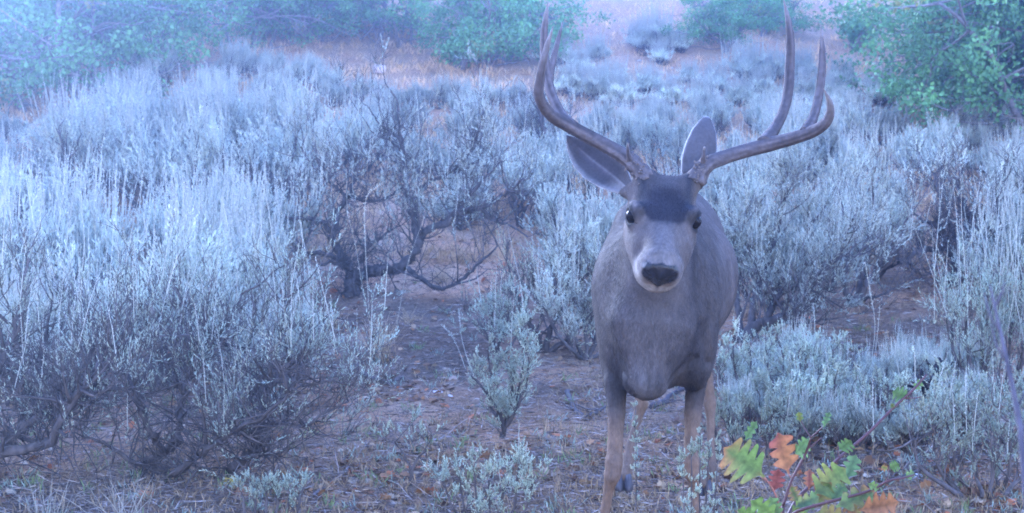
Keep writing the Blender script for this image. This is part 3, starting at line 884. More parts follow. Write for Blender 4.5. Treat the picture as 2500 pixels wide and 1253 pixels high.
def shoots_to_leaves(g, S, D, L, per, ll, lw, rng, colbase, spread=.75, clus=None):
    """leafy shoots, vectorised: S starts, D directions, L lengths"""
    n = len(S)
    t = np.linspace(.12, 1.0, per)[None] + rng.uniform(-.06, .06, (n, per))
    P = S[:, None] + D[:, None] * (L[:, None] * t)[..., None]
    rad = rng.normal(size=(n, per, 3)); rad -= D[:, None] * (rad * D[:, None]).sum(-1, keepdims=True); rad = unit(rad)
    dirs = unit(D[:, None] + rad * (spread * (1.15 - .6 * t))[..., None] + np.array([0, 0, .15]))
    tone = rng.uniform(.82, 1.16, (n, 1, 1)) * rng.uniform(.88, 1.12, (n, per, 1))
    hue = rng.uniform(-1, 1, (n, 1, 1)) * np.array([.03, .0, -.02])
    col = colbase * tone + hue
    leaves(g, P.reshape(-1, 3), dirs.reshape(-1, 3), (ll * rng.uniform(.65, 1.2, (n, per))).ravel(), lw, np.clip(col.reshape(-1, 3), .03, .9), rng)

def spikes_to(g, S, D, L, per, rng, col, w=.0016, ll=.008, lw=.0035):
    """last year's seed stalks: a thin stem with small dry bracts up its length"""
    n = len(S)
    a = unit(np.cross(D, rng.normal(size=(n, 3)))); b = np.cross(D, a)
    bend = rng.normal(size=(n, 3)) * .05; bend[:, 2] = 0
    M = S + D * L[:, None] * .5 + bend * L[:, None] * .3; T = S + D * L[:, None] + bend * L[:, None]
    for s_ in (a, b):
        V = np.stack([S - s_ * w, S + s_ * w, M + s_ * w * .7, M - s_ * w * .7, T + s_ * w * .2, T - s_ * w * .2], 1).reshape(-1, 3)
        i = np.arange(n)[:, None] * 6
        f = np.concatenate([i + np.array([[0, 1, 2, 3]]), i + np.array([[3, 2, 4, 5]])])
        g.add(V, f4=f, col=col)
    t = np.linspace(.30, 1.0, per)[None] + rng.uniform(-.03, .03, (n, per)); t = np.clip(t, 0, 1)
    u = t[..., None]
    P = np.where(u < .5, S[:, None] + (M - S)[:, None] * u * 2, M[:, None] + (T - M)[:, None] * (u - .5) * 2)
    rad = rng.normal(size=(n, per, 3))
    dirs = unit(D[:, None] * 1.3 + rad * .55)
    c = col * rng.uniform(.8, 1.25, (n, per, 1))
    leaves(g, P.reshape(-1, 3), dirs.reshape(-1, 3), (ll * (1.25 - .6 * t)).ravel(), lw, c.reshape(-1, 3), rng)

def mat_cache(name, **k):
    m = bpy.data.materials.get(name)
    return m if m else attr_mat(name, **k)

def M_bark(): return mat_cache('sage_bark', rough=.9, var=.45, scale=45, spec=.15, bump=.8, bscale=90, stretch=(1, 1, .3), objvar=.15)
def M_leaf(): return mat_cache('sage_leaf', rough=.7, var=.15, scale=18, spec=.2, trans=.22, objvar=.24, clump=.22)
def M_seed(): return mat_cache('sage_seed', rough=.8, var=.15, scale=20, spec=.2, trans=.2, objvar=.10)
SEEDC = np.array([.47, .475, .41])

def sage_mesh(seed, Ht, Rd, n_main=6, n2=5, n3=6, per=12, ll=.020, lw=.0048, spikes=40, spl=.26, lean=(0, 0), bare=.35, shl=.10, sw=.0016, slw=.0035,
              gnarl=.16, r0=.014, color=SAGE, ntw=5, flat=1.0, k1=6, sspread=.7):
    """a sagebrush: crooked stems forking three times, tips of upright grey shoots, seed stalks above"""
    rng = np.random.default_rng(seed)
    g = Geo(); T2 = []
    lean = np.array([lean[0], lean[1], 0.0])
    S, D, Ls = [], [], []
    for a in range(n_main):
        az = 2 * np.pi * (a + rng.uniform(-.35, .35)) / n_main
        out = rng.uniform(.35, 1.0)
        d = np.array([np.cos(az) * out, np.sin(az) * out, rng.uniform(.55, 1.0) / flat]) + lean
        d = d * np.array([Rd / Ht * 1.25, Rd / Ht * 1.25, 1])
        L1 = Ht * rng.uniform(.40, .55)
        P1, d1 = curvy([rng.normal() * .02, rng.normal() * .02, -.03], d, L1, 6, gnarl, .02, rng)
        rr = r0 * rng.uniform(.7, 1.15)
        tube(g, P1, np.linspace(rr, rr * .55, 7), k1, BARK * rng.uniform(.8, 1.2), rough=.2, rng=rng)
        for b in range(n2):
            i = rng.integers(2, 7) if b else 6
            d2 = unit(d1 + rng.normal(size=3) * .65 + np.array([0, 0, .25]))
            L2 = Ht * rng.uniform(.20, .34)
            P2, dd = curvy(P1[i], d2, L2, 5, gnarl, .08, rng)
            tube(g, P2, np.linspace(rr * .50, rr * .24, 6), 5, BARK * rng.uniform(.9, 1.4), rough=.15, rng=rng)
            for c in range(n3):
                j = rng.integers(1, 6) if c else 5
                d3 = unit(dd + rng.normal(size=3) * .60 + np.array([0, 0, .45]))
                L3 = Ht * rng.uniform(.10, .20)
                P3, de = curvy(P2[j], d3, L3, 3, .12, .14, rng)
                tube(g, P3, np.linspace(rr * .22, rr * .09, 4), 3, TWIG * rng.uniform(.8, 1.3))
                for e in range(ntw):
                    q = P3[rng.integers(1, 4)] if e else P3[-1]
                    if q[2] < Ht * bare * rng.uniform(.6, 1.2): 
                        if rng.random() < .6:
                            dl = unit(de + rng.normal(size=3) * .8); tube(g, [q, q + dl * .04, q + dl * .09 + rng.normal(size=3) * .01], [.0016, .0012, .0006], 3, TWIG * rng.uniform(.8, 1.3))
                        continue
                    ds = unit(de + rng.normal(size=3) * .40 + np.array([0, 0, .75]))
                    S.append(q); D.append(ds); Ls.append(shl * rng.uniform(.6, 1.3))
    S, D, Ls = np.array(S), np.array(D), np.array(Ls)
    # shoot cores
    n = len(S); sd = unit(np.cross(D, rng.normal(size=(n, 3)))) * .0011
    E = S + D * Ls[:, None]
    V = np.stack([S - sd, S + sd, E], 1).reshape(-1, 3)
    g.add(V, f3=np.arange(3 * n).reshape(-1, 3), col=TWIG)
    gl = Geo(); shoots_to_leaves(gl, S, D, Ls, per, ll, lw, rng, color, sspread)
    gs = None
    if spikes:
        gs = Geo()
        hi = np.argsort(-(E[:, 2] + rng.normal(size=n) * .05 * Ht))[:max(spikes * 2, 4)]
        pick = rng.choice(hi, min(spikes, len(hi)), replace=False)
        ds = unit(D[pick] * .25 + np.array([0, 0, 1.0]) + rng.normal(size=(len(pick), 3)) * .07 + lean * .25)
        spikes_to(gs, E[pick] - D[pick] * .03, ds, spl * rng.uniform(.55, 1.25, len(pick)), 16, rng, SEEDC, sw, .010, slw)
    return g, gl, gs

def sage_thing(name, meshes, loc, label, cat='sagebrush', group=None):
    root = empty(name, loc)
    tag(root, label, cat, group)
    g, gl, gs = meshes
    link('stem', g.mesh('stem'), M_bark(), root)
    link('foliage', gl.mesh('foliage', smooth=False), M_leaf(), root)
    if gs is not None:
        tag(link('seed_heads', gs.mesh('seed_heads', smooth=False), M_seed(), root), kind='stuff')
    return root

def hero_sage(name, base, limbs, label, seed, leafy=1.0, per=11, ll=.019, lw=.0045, shl=.085, kids=(5, 4, 4), spikes=0, spl=.25, up=.35, color=SAGE,
              leaf_from=0.0, cat='sagebrush', klen=(.22, .12), wob=.14, kind_len=1.0, limb_k=1.0, bare_extra=0):
    """a sagebrush whose main limbs are given; smaller wood and shoots grow from them.
    limbs: list of (points [(px,py,D)...], r0, r1, child_density, leafiness)"""
    rng = np.random.default_rng(seed)
    root = empty(name, base); ro = np.array(root.location)
    g = Geo(); S, D, Ls = [], [], []
    for pts, ra, rb, dens, leafi in limbs:
        P = catmull([W(*p) for p in pts], 5)
        P = P + rng.normal(size=P.shape) * ra * .25
        tube(g, P - ro, np.linspace(ra, rb, len(P)) * limb_k, 8, BARK * rng.uniform(.8, 1.15), rough=.22, rng=rng)
        n = len(P); Tn = unit(np.gradient(P, axis=0))
        seg = np.linalg.norm(np.diff(P, axis=0), axis=1).sum()
        nk = max(1, int(seg * dens * kids[0] * 2))
        for q in range(nk):
            t = rng.uniform(.18, 1.0); i = min(n - 1, int(t * (n - 1)))
            if q == 0: i = n - 1
            rr = (ra + (rb - ra) * t)
            d2 = unit(Tn[i] * .55 + rng.normal(size=3) * .75 + np.array([0, 0, up]))
            L2 = klen[0] * rng.uniform(.55, 1.3) * kind_len
            P2, dd = curvy(P[i], d2, L2, 5, wob, .10, rng)
            r2 = min(rr * .55, .007) * rng.uniform(.7, 1.1)
            tube(g, P2 - ro, np.linspace(r2, r2 * .4, 6), 5, BARK * rng.uniform(.85, 1.4), rough=.15, rng=rng)
            for c in range(kids[1]):
                j = rng.integers(2, 6) if c else 5
                d3 = unit(dd + rng.normal(size=3) * .6 + np.array([0, 0, up * .9]))
                P3, de = curvy(P2[j], d3, klen[1] * rng.uniform(.5, 1.3), 4, wob, .12, rng)
                tube(g, P3 - ro, np.linspace(r2 * .38, r2 * .15, 5), 3, TWIG * rng.uniform(.75, 1.2))
                for e in range(kids[2]):
                    qd = P3[rng.integers(1, 5)] if e else P3[-1]
                    ds = unit(de + rng.normal(size=3) * .5 + np.array([0, 0, .5]))
                    if rng.random() < leafi * leafy:
                        S.append(qd); D.append(ds); Ls.append(shl * rng.uniform(.55, 1.3))
                    else:
                        l_ = shl * rng.uniform(.6, 1.4)
                        tube(g, [qd - ro, qd - ro + ds * l_ * .5, qd - ro + ds * l_ + rng.normal(size=3) * .01], [.0014, .0011, .0006], 3, TWIG * rng.uniform(.7, 1.2))
    for q in range(bare_extra):
        pts_, ra_ = limbs[rng.integers(0, len(limbs))][:2]
        Pq = catmull([W(*p) for p in pts_], 5); i = rng.integers(1, max(2, int(len(Pq) * .6)))
        Pe, de = curvy(Pq[i] - ro, rng.normal(size=3) * .8 + np.array([0, 0, .35]), rng.uniform(.08, .26), 5, .22, .03, rng)
        tube(g, Pe, np.linspace(.0028, .0008, 6), 4, BARK * rng.uniform(.6, 1.3))
        for c in range(4):
            Pf, _ = curvy(Pe[rng.integers(1, 6)], de + rng.normal(size=3) * .9, rng.uniform(.03, .10), 3, .2, .02, rng)
            tube(g, Pf, [.0014, .0011, .0008, .0005], 3, TWIG * rng.uniform(.5, 1.1))
    S, D, Ls = np.array(S) - ro, np.array(D), np.array(Ls)
    n = len(S); sd = unit(np.cross(D, rng.normal(size=(n, 3)))) * .0010
    E = S + D * Ls[:, None]
    g.add(np.stack([S - sd, S + sd, E], 1).reshape(-1, 3), f3=np.arange(3 * n).reshape(-1, 3), col=TWIG)
    gl = Geo(); shoots_to_leaves(gl, S, D, Ls, per, ll, lw, rng, color)
    link('stem', g.mesh('stem'), M_bark(), root)
    link('foliage', gl.mesh('foliage', smooth=False), M_leaf(), root)
    if spikes:
        gs = Geo()
        pick = rng.choice(n, min(spikes, n), replace=False)
        ds = unit(D[pick] * .3 + np.array([0, 0, 1.0]) + rng.normal(size=(len(pick), 3)) * .09)
        spikes_to(gs, E[pick], ds, spl * rng.uniform(.5, 1.25, len(pick)), 16, rng, SEEDC)
        tag(link('seed_heads', gs.mesh('seed_heads', smooth=False), M_seed(), root), kind='stuff')
    tag(root, label, cat)
    return root

# ------------------------------------------------------------------ oaks
def lobed(n_l=3, rng=None, w=.42):
    """outline of a lobed oak leaf, unit length along +y"""
    ys = [0, .10]; ws = [.02, .04]
    for q in range(n_l):
        sp = .74 / n_l; y0 = .15 + q * sp
        pk = w * (.70 + .40 * math.sin(math.pi * (q + .9) / (n_l + .6)))
        ys += [y0, y0 + .32 * sp, y0 + .62 * sp, y0 + .80 * sp]; ws += [pk * .34, pk * .92, pk, pk * .86]
    ys += [.90]; ws += [w * .30]
    R_ = [(w_, y) for w_, y in zip(ws, ys)]
    Lf = [(-w_ * (1 if rng is None else rng.uniform(.85, 1.1)), y) for w_, y in zip(ws, ys)]
    return np.array(R_ + [(0, 1.0)] + Lf[::-1])

OUT_S = np.array([(.02, 0), (.16, .22), (.34, .34), (.20, .48), (.42, .66), (.22, .78), (.20, .95), (0, 1.0),
                  (-.20, .93), (-.24, .78), (-.42, .64), (-.20, .50), (-.34, .32), (-.14, .2), (-.02, 0)])

def oak_leaves(g, P, D, Nn, L, col, rng):
    n = len(P); S = unit(np.cross(D, Nn)); m = len(OUT_S)
    L = np.broadcast_to(L, (n,))[:, None, None]
    V = P[:, None] + (S[:, None] * OUT_S[None, :, :1] + D[:, None] * OUT_S[None, :, 1:] + Nn[:, None] * (-.25 * (OUT_S[None, :, 1:] ** 2))) * L
    k = np.arange(n * m).reshape(n, m)
    # pairs of lobes as quads about the midrib keep the outline exact
    q = []
    for a in range(7):
        if a < 6: q.append(k[:, [a, a + 1, m - 2 - a, m - 1 - a]])
    q.append(np.stack([k[:, 6], k[:, 7], k[:, 8], k[:, 8]], -1))
    g.add(V.reshape(-1, 3), f4=np.concatenate(q[:-1]), f3=np.stack([k[:, 6], k[:, 7], k[:, 8]], -1), col=np.repeat(col, m, 0))

OAKB = np.array([.22, .195, .185])
def oak_mesh(seed, Ht, Rd, n_st=4, dens=1.0, dead=3, green=(.15, .34, .125), ll=.044):
    rng = np.random.default_rng(seed)
    g = Geo(); tips = []
    for a in range(n_st):
        az = rng.uniform(0, 2 * np.pi); out = rng.uniform(.15, .7)
        d = np.array([np.cos(az) * out, np.sin(az) * out, 1.0])
        base = np.array([rng.normal() * .22 * Rd, rng.normal() * .22 * Rd, -.15])
        P1, d1 = curvy(base, d, Ht * rng.uniform(.6, .85), 9, .16, .03, rng)
        r = rng.uniform(.030, .052)
        tube(g, P1, np.linspace(r, r * .35, 10), 8, OAKB * rng.uniform(.8, 1.2), rough=.12, rng=rng)
        for b in range(int(9 * dens) + 2):
            i = rng.integers(1, 10); h = P1[i][2] / Ht
            az2 = rng.uniform(0, 2 * np.pi)
            d2 = np.array([np.cos(az2), np.sin(az2), rng.uniform(-.35, .7)])
            L2 = Rd * rng.uniform(.5, 1.0) * (1.1 - .45 * h)
            P2, dd = curvy(P1[i], d2, L2, 7, .20, .02, rng)
            tube(g, P2, np.linspace(r * .42, r * .12, 8), 5, OAKB * rng.uniform(.8, 1.3), rough=.1, rng=rng)
            for c in range(6):
                j = rng.integers(2, 8)
                P3, de = curvy(P2[j], dd + rng.normal(size=3) * .8, Rd * rng.uniform(.15, .38), 4, .22, .05, rng)
                tube(g, P3, np.linspace(r * .14, r * .05, 5), 3, OAKB * rng.uniform(.8, 1.4))
                tips.append(P3[-1] + rng.normal(size=3) * .05)
    for q in range(dead):
        az2 = rng.uniform(-2.8, -.4)
        P2, dd = curvy([0, 0, Ht * rng.uniform(.15, .5)], [np.cos(az2), np.sin(az2), rng.uniform(-.5, .1)], Rd * rng.uniform(.9, 1.3), 9, .16, .0, rng)
        tube(g, P2, np.linspace(.016, .004, 10), 5, (.34, .31, .31), rough=.1, rng=rng)
        for c in range(9):
            j = rng.integers(2, 9)
            P3, de = curvy(P2[j], dd + rng.normal(size=3) * .9, Rd * rng.uniform(.1, .3), 4, .2, 0, rng)
            tube(g, P3, np.linspace(.006, .002, 5), 3, (.32, .29, .29))
    tips = np.array(tips); tips = tips[tips[:, 2] > .12]
    per = int(66 * dens)
    n = len(tips); P = np.repeat(tips, per, 0) + rng.normal(size=(n * per, 3)) * np.array([.085, .085, .055])
    N_ = len(P)
    D = unit(rng.normal(size=(N_, 3)) + np.array([0, 0, -.15])); Nn = unit(rng.normal(size=(N_, 3)) + np.array([0, -.1, .8]))
    Nn = unit(Nn - D * (Nn * D).sum(1)[:, None])
    tone = np.repeat(rng.uniform(.7, 1.3, (n, 1)), per, 0) * rng.uniform(.8, 1.2, (N_, 1))
    col = np.array(green) * tone
    yel = (np.repeat(rng.random(n) < .07, per) & (rng.random(N_) < .7))
    col[yel] = np.array([.30, .30, .10]) * rng.uniform(.7, 1.2, (yel.sum(), 1))
    gl = Geo(); oak_leaves(gl, P, D, Nn, ll * rng.uniform(.6, 1.15, N_), col, rng)
    return g, gl

def M_oakb(): return mat_cache('oak_bark', rough=.9, var=.35, scale=30, spec=.15, bump=.6, bscale=60, objvar=.1)
def M_oakl(): return mat_cache('oak_leaf', rough=.55, var=.15, scale=10, spec=.35, trans=.28, objvar=.12)

# ------------------------------------------------------------------ the foreground oak sapling
def oak_sapling():
    DD = 2.45
    base = np.array([.515, 2.50, float(ground_z(.515, 2.5))])
    root = empty('oak_sapling', base); ro = np.array(root.location)
    g = Geo()
    stemc = (.085, .035, .035)
    def st(pts, r0, r1, col=stemc):
        P = catmull([W(*p) if len(p) == 3 else W(p[0], p[1], DD) for p in pts], 6)
        tube(g, P - ro, np.linspace(r0, r1, len(P)), 7, col)
    P = catmull([base + [0, 0, -.02], W(1900, 1400, 2.47), W(1906, 1290, DD), W(1912, 1236, DD)], 6)
    tube(g, P - ro, np.linspace(.006, .0035, len(P)), 8, stemc)
    st([(1912, 1236), (1932, 1175), (1967, 1107), (1980, 1069, 2.43)], .0030, .0020)
    st([(1980, 1069, 2.43), (2000, 1050, 2.42), (2022, 1033, 2.41)], .0016, .0008)
    st([(1980, 1069, 2.43), (1966, 1048, 2.44), (1954, 1024, 2.45)], .0014, .0008)
    st([(1972, 1096), (1990, 1082), (2006, 1069)], .0014, .0009)
    st([(1909, 1290), (1950, 1215, 2.5), (2015, 1155, 2.52), (2047, 1120, 2.52), (2118, 1059, 2.53), (2182, 995, 2.54), (2231, 950, 2.55), (2262, 915, 2.56)], .0042, .0018)
    st([(2210, 972, 2.55), (2232, 972, 2.55), (2250, 969, 2.55)], .0016, .0008)
    st([(1909, 1275), (1951, 1247, 2.42), (2022, 1226, 2.40), (2118, 1200, 2.38), (2166, 1175, 2.37), (2202, 1168, 2.36), (2234, 1159, 2.36)], .0036, .0014)
    st([(2166, 1175, 2.37), (2170, 1150, 2.37), (2172, 1138, 2.37)], .0010, .0007)
    st([(1909, 1260), (1893, 1207, 2.43), (1867, 1165, 2.42)], .0020, .0012, (.32, .12, .08))
    st([(1935, 1170), (1928, 1162), (1925, 1155)], .0012, .0010, (.3, .12, .08))
    st([(2047, 1120, 2.52), (2046, 1105, 2.52), (2047, 1092, 2.52)], .0012, .0008)
    link('stem', g.mesh('stem'), attr_mat('sapling_stem', rough=.5, var=.2, scale=120, spec=.35), root)
    m = attr_mat('sapling_leaf', rough=.5, var=.30, scale=110, spec=.4, trans=.35)
    G1 = (.12, .19, .045); TL = (.105, .185, .06); OR = (.30, .125, .05); RD = (.22, .062, .05); GO = (.21, .20, .05)
    spec = [  # base, tip, half width, colour at midrib, colour at the lobes, depth, tilt
        ((1868, 1166), (1766, 1094), 54, G1, OR, 2.42, .25, 4), ((1926, 1158), (1893, 1054), 36, OR, RD, 2.45, -.3, 3),
        ((1890, 1200), (1902, 1142), 20, RD, RD, 2.44, .4, 3), ((1976, 1070), (1938, 1108), 26, TL, TL, 2.46, .9, 3),
        ((2010, 1045), (2026, 1004), 9, G1, TL, 2.41, 1.0, 3), ((1954, 1030), (1950, 1005), 9, GO, TL, 2.45, .5, 2), ((2047, 1100), (2078, 1074), 22, TL, G1, 2.52, -.5, 3),
        ((1985, 1210), (2062, 1142), 42, G1, GO, 2.44, .2, 4), ((2066, 1172), (2090, 1112), 20, TL, TL, 2.46, .7, 3),
        ((1975, 1196), (1976, 1146), 14, RD, OR, 2.46, .8, 3),
        ((2040, 1238), (2138, 1198), 26, G1, OR, 2.38, .5, 3), ((2096, 1246), (2196, 1228), 34, OR, OR, 2.36, -.2, 4),
        ((2118, 1181), (2148, 1194), 11, G1, G1, 2.37, .4, 2), ((2219, 972), (2178, 955), 20, TL, TL, 2.55, .5, 3),
        ((2230, 952), (2250, 930), 10, TL, G1, 2.55, .2, 2), ((1819, 1075), (1848, 1028), 12, TL, TL, 2.47, .9, 3),
        ((2170, 1145), (2196, 1132), 14, G1, TL, 2.37, .3, 3), ((2168, 1146), (2150, 1138), 8, G1, OR, 2.37, .3, 2), ((2208, 1168), (2236, 1150), 10, G1, G1, 2.36, .3, 2),
        ((1896, 1262), (1832, 1222), 26, G1, G1, 2.40, .3, 3), ((1900, 1266), (1880, 1214), 20, G1, TL, 2.42, .2, 3), ((1850, 1262), (1800, 1246), 16, G1, G1, 2.40, .3, 3),
        ((1950, 1230), (1930, 1186), 16, G1, OR, 2.46, .5, 3), ((1940, 1240), (2000, 1212), 22, TL, GO, 2.43, .4, 3), ((1990, 1252), (2060, 1262), 26, GO, OR, 2.40, .2, 3),
        ((1985, 1240), (2030, 1176), 24, G1, OR, 2.45, .4, 3), ((1930, 1262), (1975, 1222), 20, GO, G1, 2.43, -.3, 3), ((2030, 1228), (2062, 1180), 18, TL, G1, 2.43, .6, 3),
        ((2060, 1222), (2100, 1262), 22, OR, GO, 2.41, -.4, 3), ((1905, 1240), (1868, 1268), 18, G1, TL, 2.42, .4, 3),
        ((2182, 997), (2176, 987), 6, GO, G1, 2.54, .2, 2)]
    rng = np.random.default_rng(77)
    for (b, t, hw, c0, c1, D, tilt, nl) in spec:
        B = W(*b, D); T = W(*t, D + rng.uniform(-.02, .02)); ax = T - B; L = np.linalg.norm(ax); ax /= L
        nr = unit(np.cross(ax, np.cross([0, -1.0, .1], ax))); sd = np.cross(ax, nr)
        sd2 = unit(sd * math.cos(tilt * .5) + nr * math.sin(tilt * .5)); nr2 = np.cross(sd2, ax)
        o = lobed(nl, rng, hw / 3256 * D / L)
        m_ = len(o); h = m_ // 2
        # rows across the leaf: right edge, midrib, left edge
        gg = Geo(); V = []; Cc = []
        cupk = rng.uniform(.10, .35); rollk = rng.uniform(-.25, .25)
        for q in range(h):
            for f in (1.0, .5, 0, -.5, -1.0):
                xx = (o[q][0] if f > 0 else -o[m_ - 1 - q][0]) * f; yy = o[q][1] + .45 * abs(xx) * abs(f) * (1 - o[q][1]) * .5
                V.append(B + (sd2 * xx + ax * yy + nr2 * (cupk * abs(xx) * .8 + rollk * yy * yy * .6)) * L)
                k = min(1, max(0, abs(f) * .55 - .10 + .8 * float(vnoise(np.array([f * 1.3 + b[0], yy * 2.2, 3.0]), 7)) + .5 * (yy - .4))) if hw > 20 else abs(f)
                Cc.append((np.array(c0) * (1 - k) + np.array(c1) * k) * (1.0 if f else .62) * (1.18 if q % 4 == 0 and q > 1 else (.84 if q % 4 == 2 else 1)))
        V.append(B + (ax + nr2 * rollk * .6) * L); Cc.append(c1)
        q5 = []
        for q in range(h - 1):
            for f in range(4): q5.append([q * 5 + f, q * 5 + f + 1, q * 5 + f + 6, q * 5 + f + 5])
        tr = [[(h - 1) * 5 + f, (h - 1) * 5 + f + 1, h * 5] for f in range(4)]
        gg.add(np.array(V) - ro, f4=np.array(q5), f3=np.array(tr), col=np.array(Cc))
        link('leaf', gg.mesh('leaf'), m, root)
    tag(root, 'young oak sapling with green and orange lobed leaves in the near right corner', 'oak sapling')

# ------------------------------------------------------------------ litter on the ground
def scatter_pts(rng, n, y0, y1, power=2.0, span=.44):
    u = rng.random(n)
    a, b = y0 ** (1 - power), y1 ** (1 - power)
    y = (a + (b - a) * u) ** (1 / (1 - power)) if power != 1 else y0 * (y1 / y0) ** u
    x = rng.uniform(-span, span, n) * y
    return x, y, ground_z(x, y)

def build_litter():
    rng = np.random.default_rng(21)
    # twigs
    n = 90000
    x, y, z = scatter_pts(rng, n, 3.7, 12, 1.7)
    dn = fbm(np.stack([x * 1.5, y * 1.5, 0 * x], -1), 80)
    k = dn > rng.uniform(-1.6, .3, n); x, y, z = x[k], y[k], z[k]; n = len(x)
    a = rng.uniform(0, 2 * np.pi, n); el = rng.normal(size=n) * .16
    D = np.stack([np.cos(a) * np.cos(el), np.sin(a) * np.cos(el), np.sin(el)], -1)
    L = rng.gamma(2.0, .018, n) + .012; w = rng.uniform(.0014, .0052, n)
    P = np.stack([x, y, z + rng.uniform(.003, .018, n)], -1)
    tone = rng.random((n, 1)) ** 1.4
    col = np.array([.07, .052, .046]) * (1 - tone) + np.array([.44, .36, .31]) * tone
    g = Geo(); leaves(g, P, D, L, w, col, rng)
    o = link('twig_litter', g.mesh('twig_litter', smooth=False), attr_mat('litter_wood', rough=.9, var=.2, scale=30, spec=.1))
    tag(o, 'fine broken twigs and bark scattered over the bare soil', 'twig litter', kind='stuff')
    # dead leaves
    n = 14000
    x, y, z = scatter_pts(rng, n, 3.7, 11, 2.2)
    cl = fbm(np.stack([x * 2.2, y * 2.2, 0 * x], -1), 81)
    k = cl > rng.uniform(-.6, .8, n); x, y, z = x[k], y[k], z[k]; n = len(x)
    a = rng.uniform(0, 2 * np.pi, n)
    D = unit(np.stack([np.cos(a), np.sin(a), rng.normal(size=n) * .3], -1)); Nn = unit(rng.normal(size=(n, 3)) * .45 + np.array([0, 0, 1])); Nn = unit(Nn - D * (Nn * D).sum(1)[:, None])
    pal = np.array([[.34, .17, .08], [.46, .30, .17], [.22, .12, .07], [.52, .40, .28], [.40, .14, .06], [.16, .09, .06]])
    col = pal[rng.integers(0, len(pal), n)] * rng.uniform(.6, 1.1, (n, 1))
    g = Geo(); oak_leaves(g, np.stack([x, y, z + .008], -1), D, Nn, rng.uniform(.018, .052, n), col, rng)
    o = link('leaf_litter', g.mesh('leaf_litter', smooth=False), attr_mat('dead_leaf', rough=.8, var=.2, scale=40, spec=.15, trans=.1))
    tag(o, 'brown and orange fallen oak leaves on the soil', 'leaf litter', kind='stuff')
    # dry grass: short near, thick on the slope
    g = Geo()
    for (n, y0, y1, pw, hh, per, thr) in ((4200, 3.8, 9, 2.0, .038, 8, .05), (17000, 8, 24, 1.4, .075, 10, -.45)):
        x, y, z = scatter_pts(rng, n, y0, y1, pw)
        cl = fbm(np.stack([x * .9, y * .9, 0 * x], -1), 82)
        k = cl > rng.uniform(thr - .5, thr + .5, n); x, y, z = x[k], y[k], z[k]; n = len(x)
        P = np.repeat(np.stack([x, y, z - .005], -1), per, 0); P[:, :2] += rng.normal(size=(n * per, 2)) * .025
        D = unit(rng.normal(size=(n * per, 3)) * np.array([.55, .55, .15]) + np.array([0, 0, 1]))
        col = np.array([.46, .325, .195]) * np.repeat(rng.uniform(.6, 1.2, (n, 1)), per, 0) * rng.uniform(.8, 1.2, (n * per, 1))
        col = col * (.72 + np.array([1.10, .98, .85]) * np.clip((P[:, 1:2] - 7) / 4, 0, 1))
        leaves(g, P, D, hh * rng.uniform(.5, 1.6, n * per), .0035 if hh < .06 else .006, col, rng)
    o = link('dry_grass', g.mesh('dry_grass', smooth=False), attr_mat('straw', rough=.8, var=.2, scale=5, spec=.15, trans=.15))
    tag(o, 'short tan dry grass growing between the sagebrush and up the slope', 'grass', kind='stuff')
    # small green weeds
    g = Geo(); n = 420
    x, y, z = scatter_pts(rng, n, 3.8, 8, 2.2); per = 14
    P = np.repeat(np.stack([x, y, z], -1), per, 0) + rng.normal(size=(n * per, 3)) * np.array([.016, .016, .006])
    D = unit(rng.normal(size=(n * per, 3)) * np.array([.6, .6, .3]) + np.array([0, 0, 1]))
    col = np.where(rng.random((n, 1)) < .5, np.array([[.20, .26, .11]]), np.array([[.28, .34, .27]])); col = np.repeat(col, per, 0) * rng.uniform(.7, 1.2, (n * per, 1))
    leaves(g, P, D, rng.uniform(.015, .055, n * per), .004, col, rng)
    o = link('low_weeds', g.mesh('low_weeds', smooth=False), attr_mat('weed', rough=.7, var=.15, scale=20, trans=.2))
    tag(o, 'tiny green and grey weeds sprouting from the soil', 'weeds', kind='stuff')

# ------------------------------------------------------------------ single small things
def rock(px, py, wpx, label, col=(.42, .36, .33), flat=.6, seed=0, name='rock', group=None):
    p, D = ground_at(px, py); s = wpx / F * D / 2
    rng = np.random.default_rng(seed)
    n1, n2 = 14, 20
    T, Pp = np.meshgrid(np.linspace(0, np.pi, n1), np.linspace(0, 2 * np.pi, n2, endpoint=False), indexing='ij')
    S = np.stack([np.sin(T) * np.cos(Pp), np.sin(T) * np.sin(Pp), np.cos(T)], -1).reshape(-1, 3)
    for q in range(7):       # flat facets
        d = unit(rng.normal(size=3)); c = rng.uniform(.55, .85)
        t = S @ d; S = S - np.maximum(t - c, 0)[:, None] * d
    S = S * (1 + .12 * fbm(S * 2.5 + seed * 3, 90)[:, None])
    V = S * np.array([s, s * rng.uniform(.7, 1), s * flat])
    i = np.arange(n1 - 1)[:, None] * n2; j = np.arange(n2)[None]; j2 = (j + 1) % n2
    g = Geo(); g.add(V, f4=np.stack([i + j, i + n2 + j, i + n2 + j2, i + j2], -1).reshape(-1, 4), col=np.array(col) * (1 + .15 * fbm(S * 4, 91))[:, None])
    o = link(name, g.mesh(name, smooth=False), mat_cache('stone', rough=.9, var=.2, scale=25, spec=.2, bump=.6, bscale=60))
    o.location = p + np.array([0, 0, s * flat * .35]); o.rotation_euler = (0, 0, rng.uniform(0, 6))
    tag(o, label, 'rock', group)

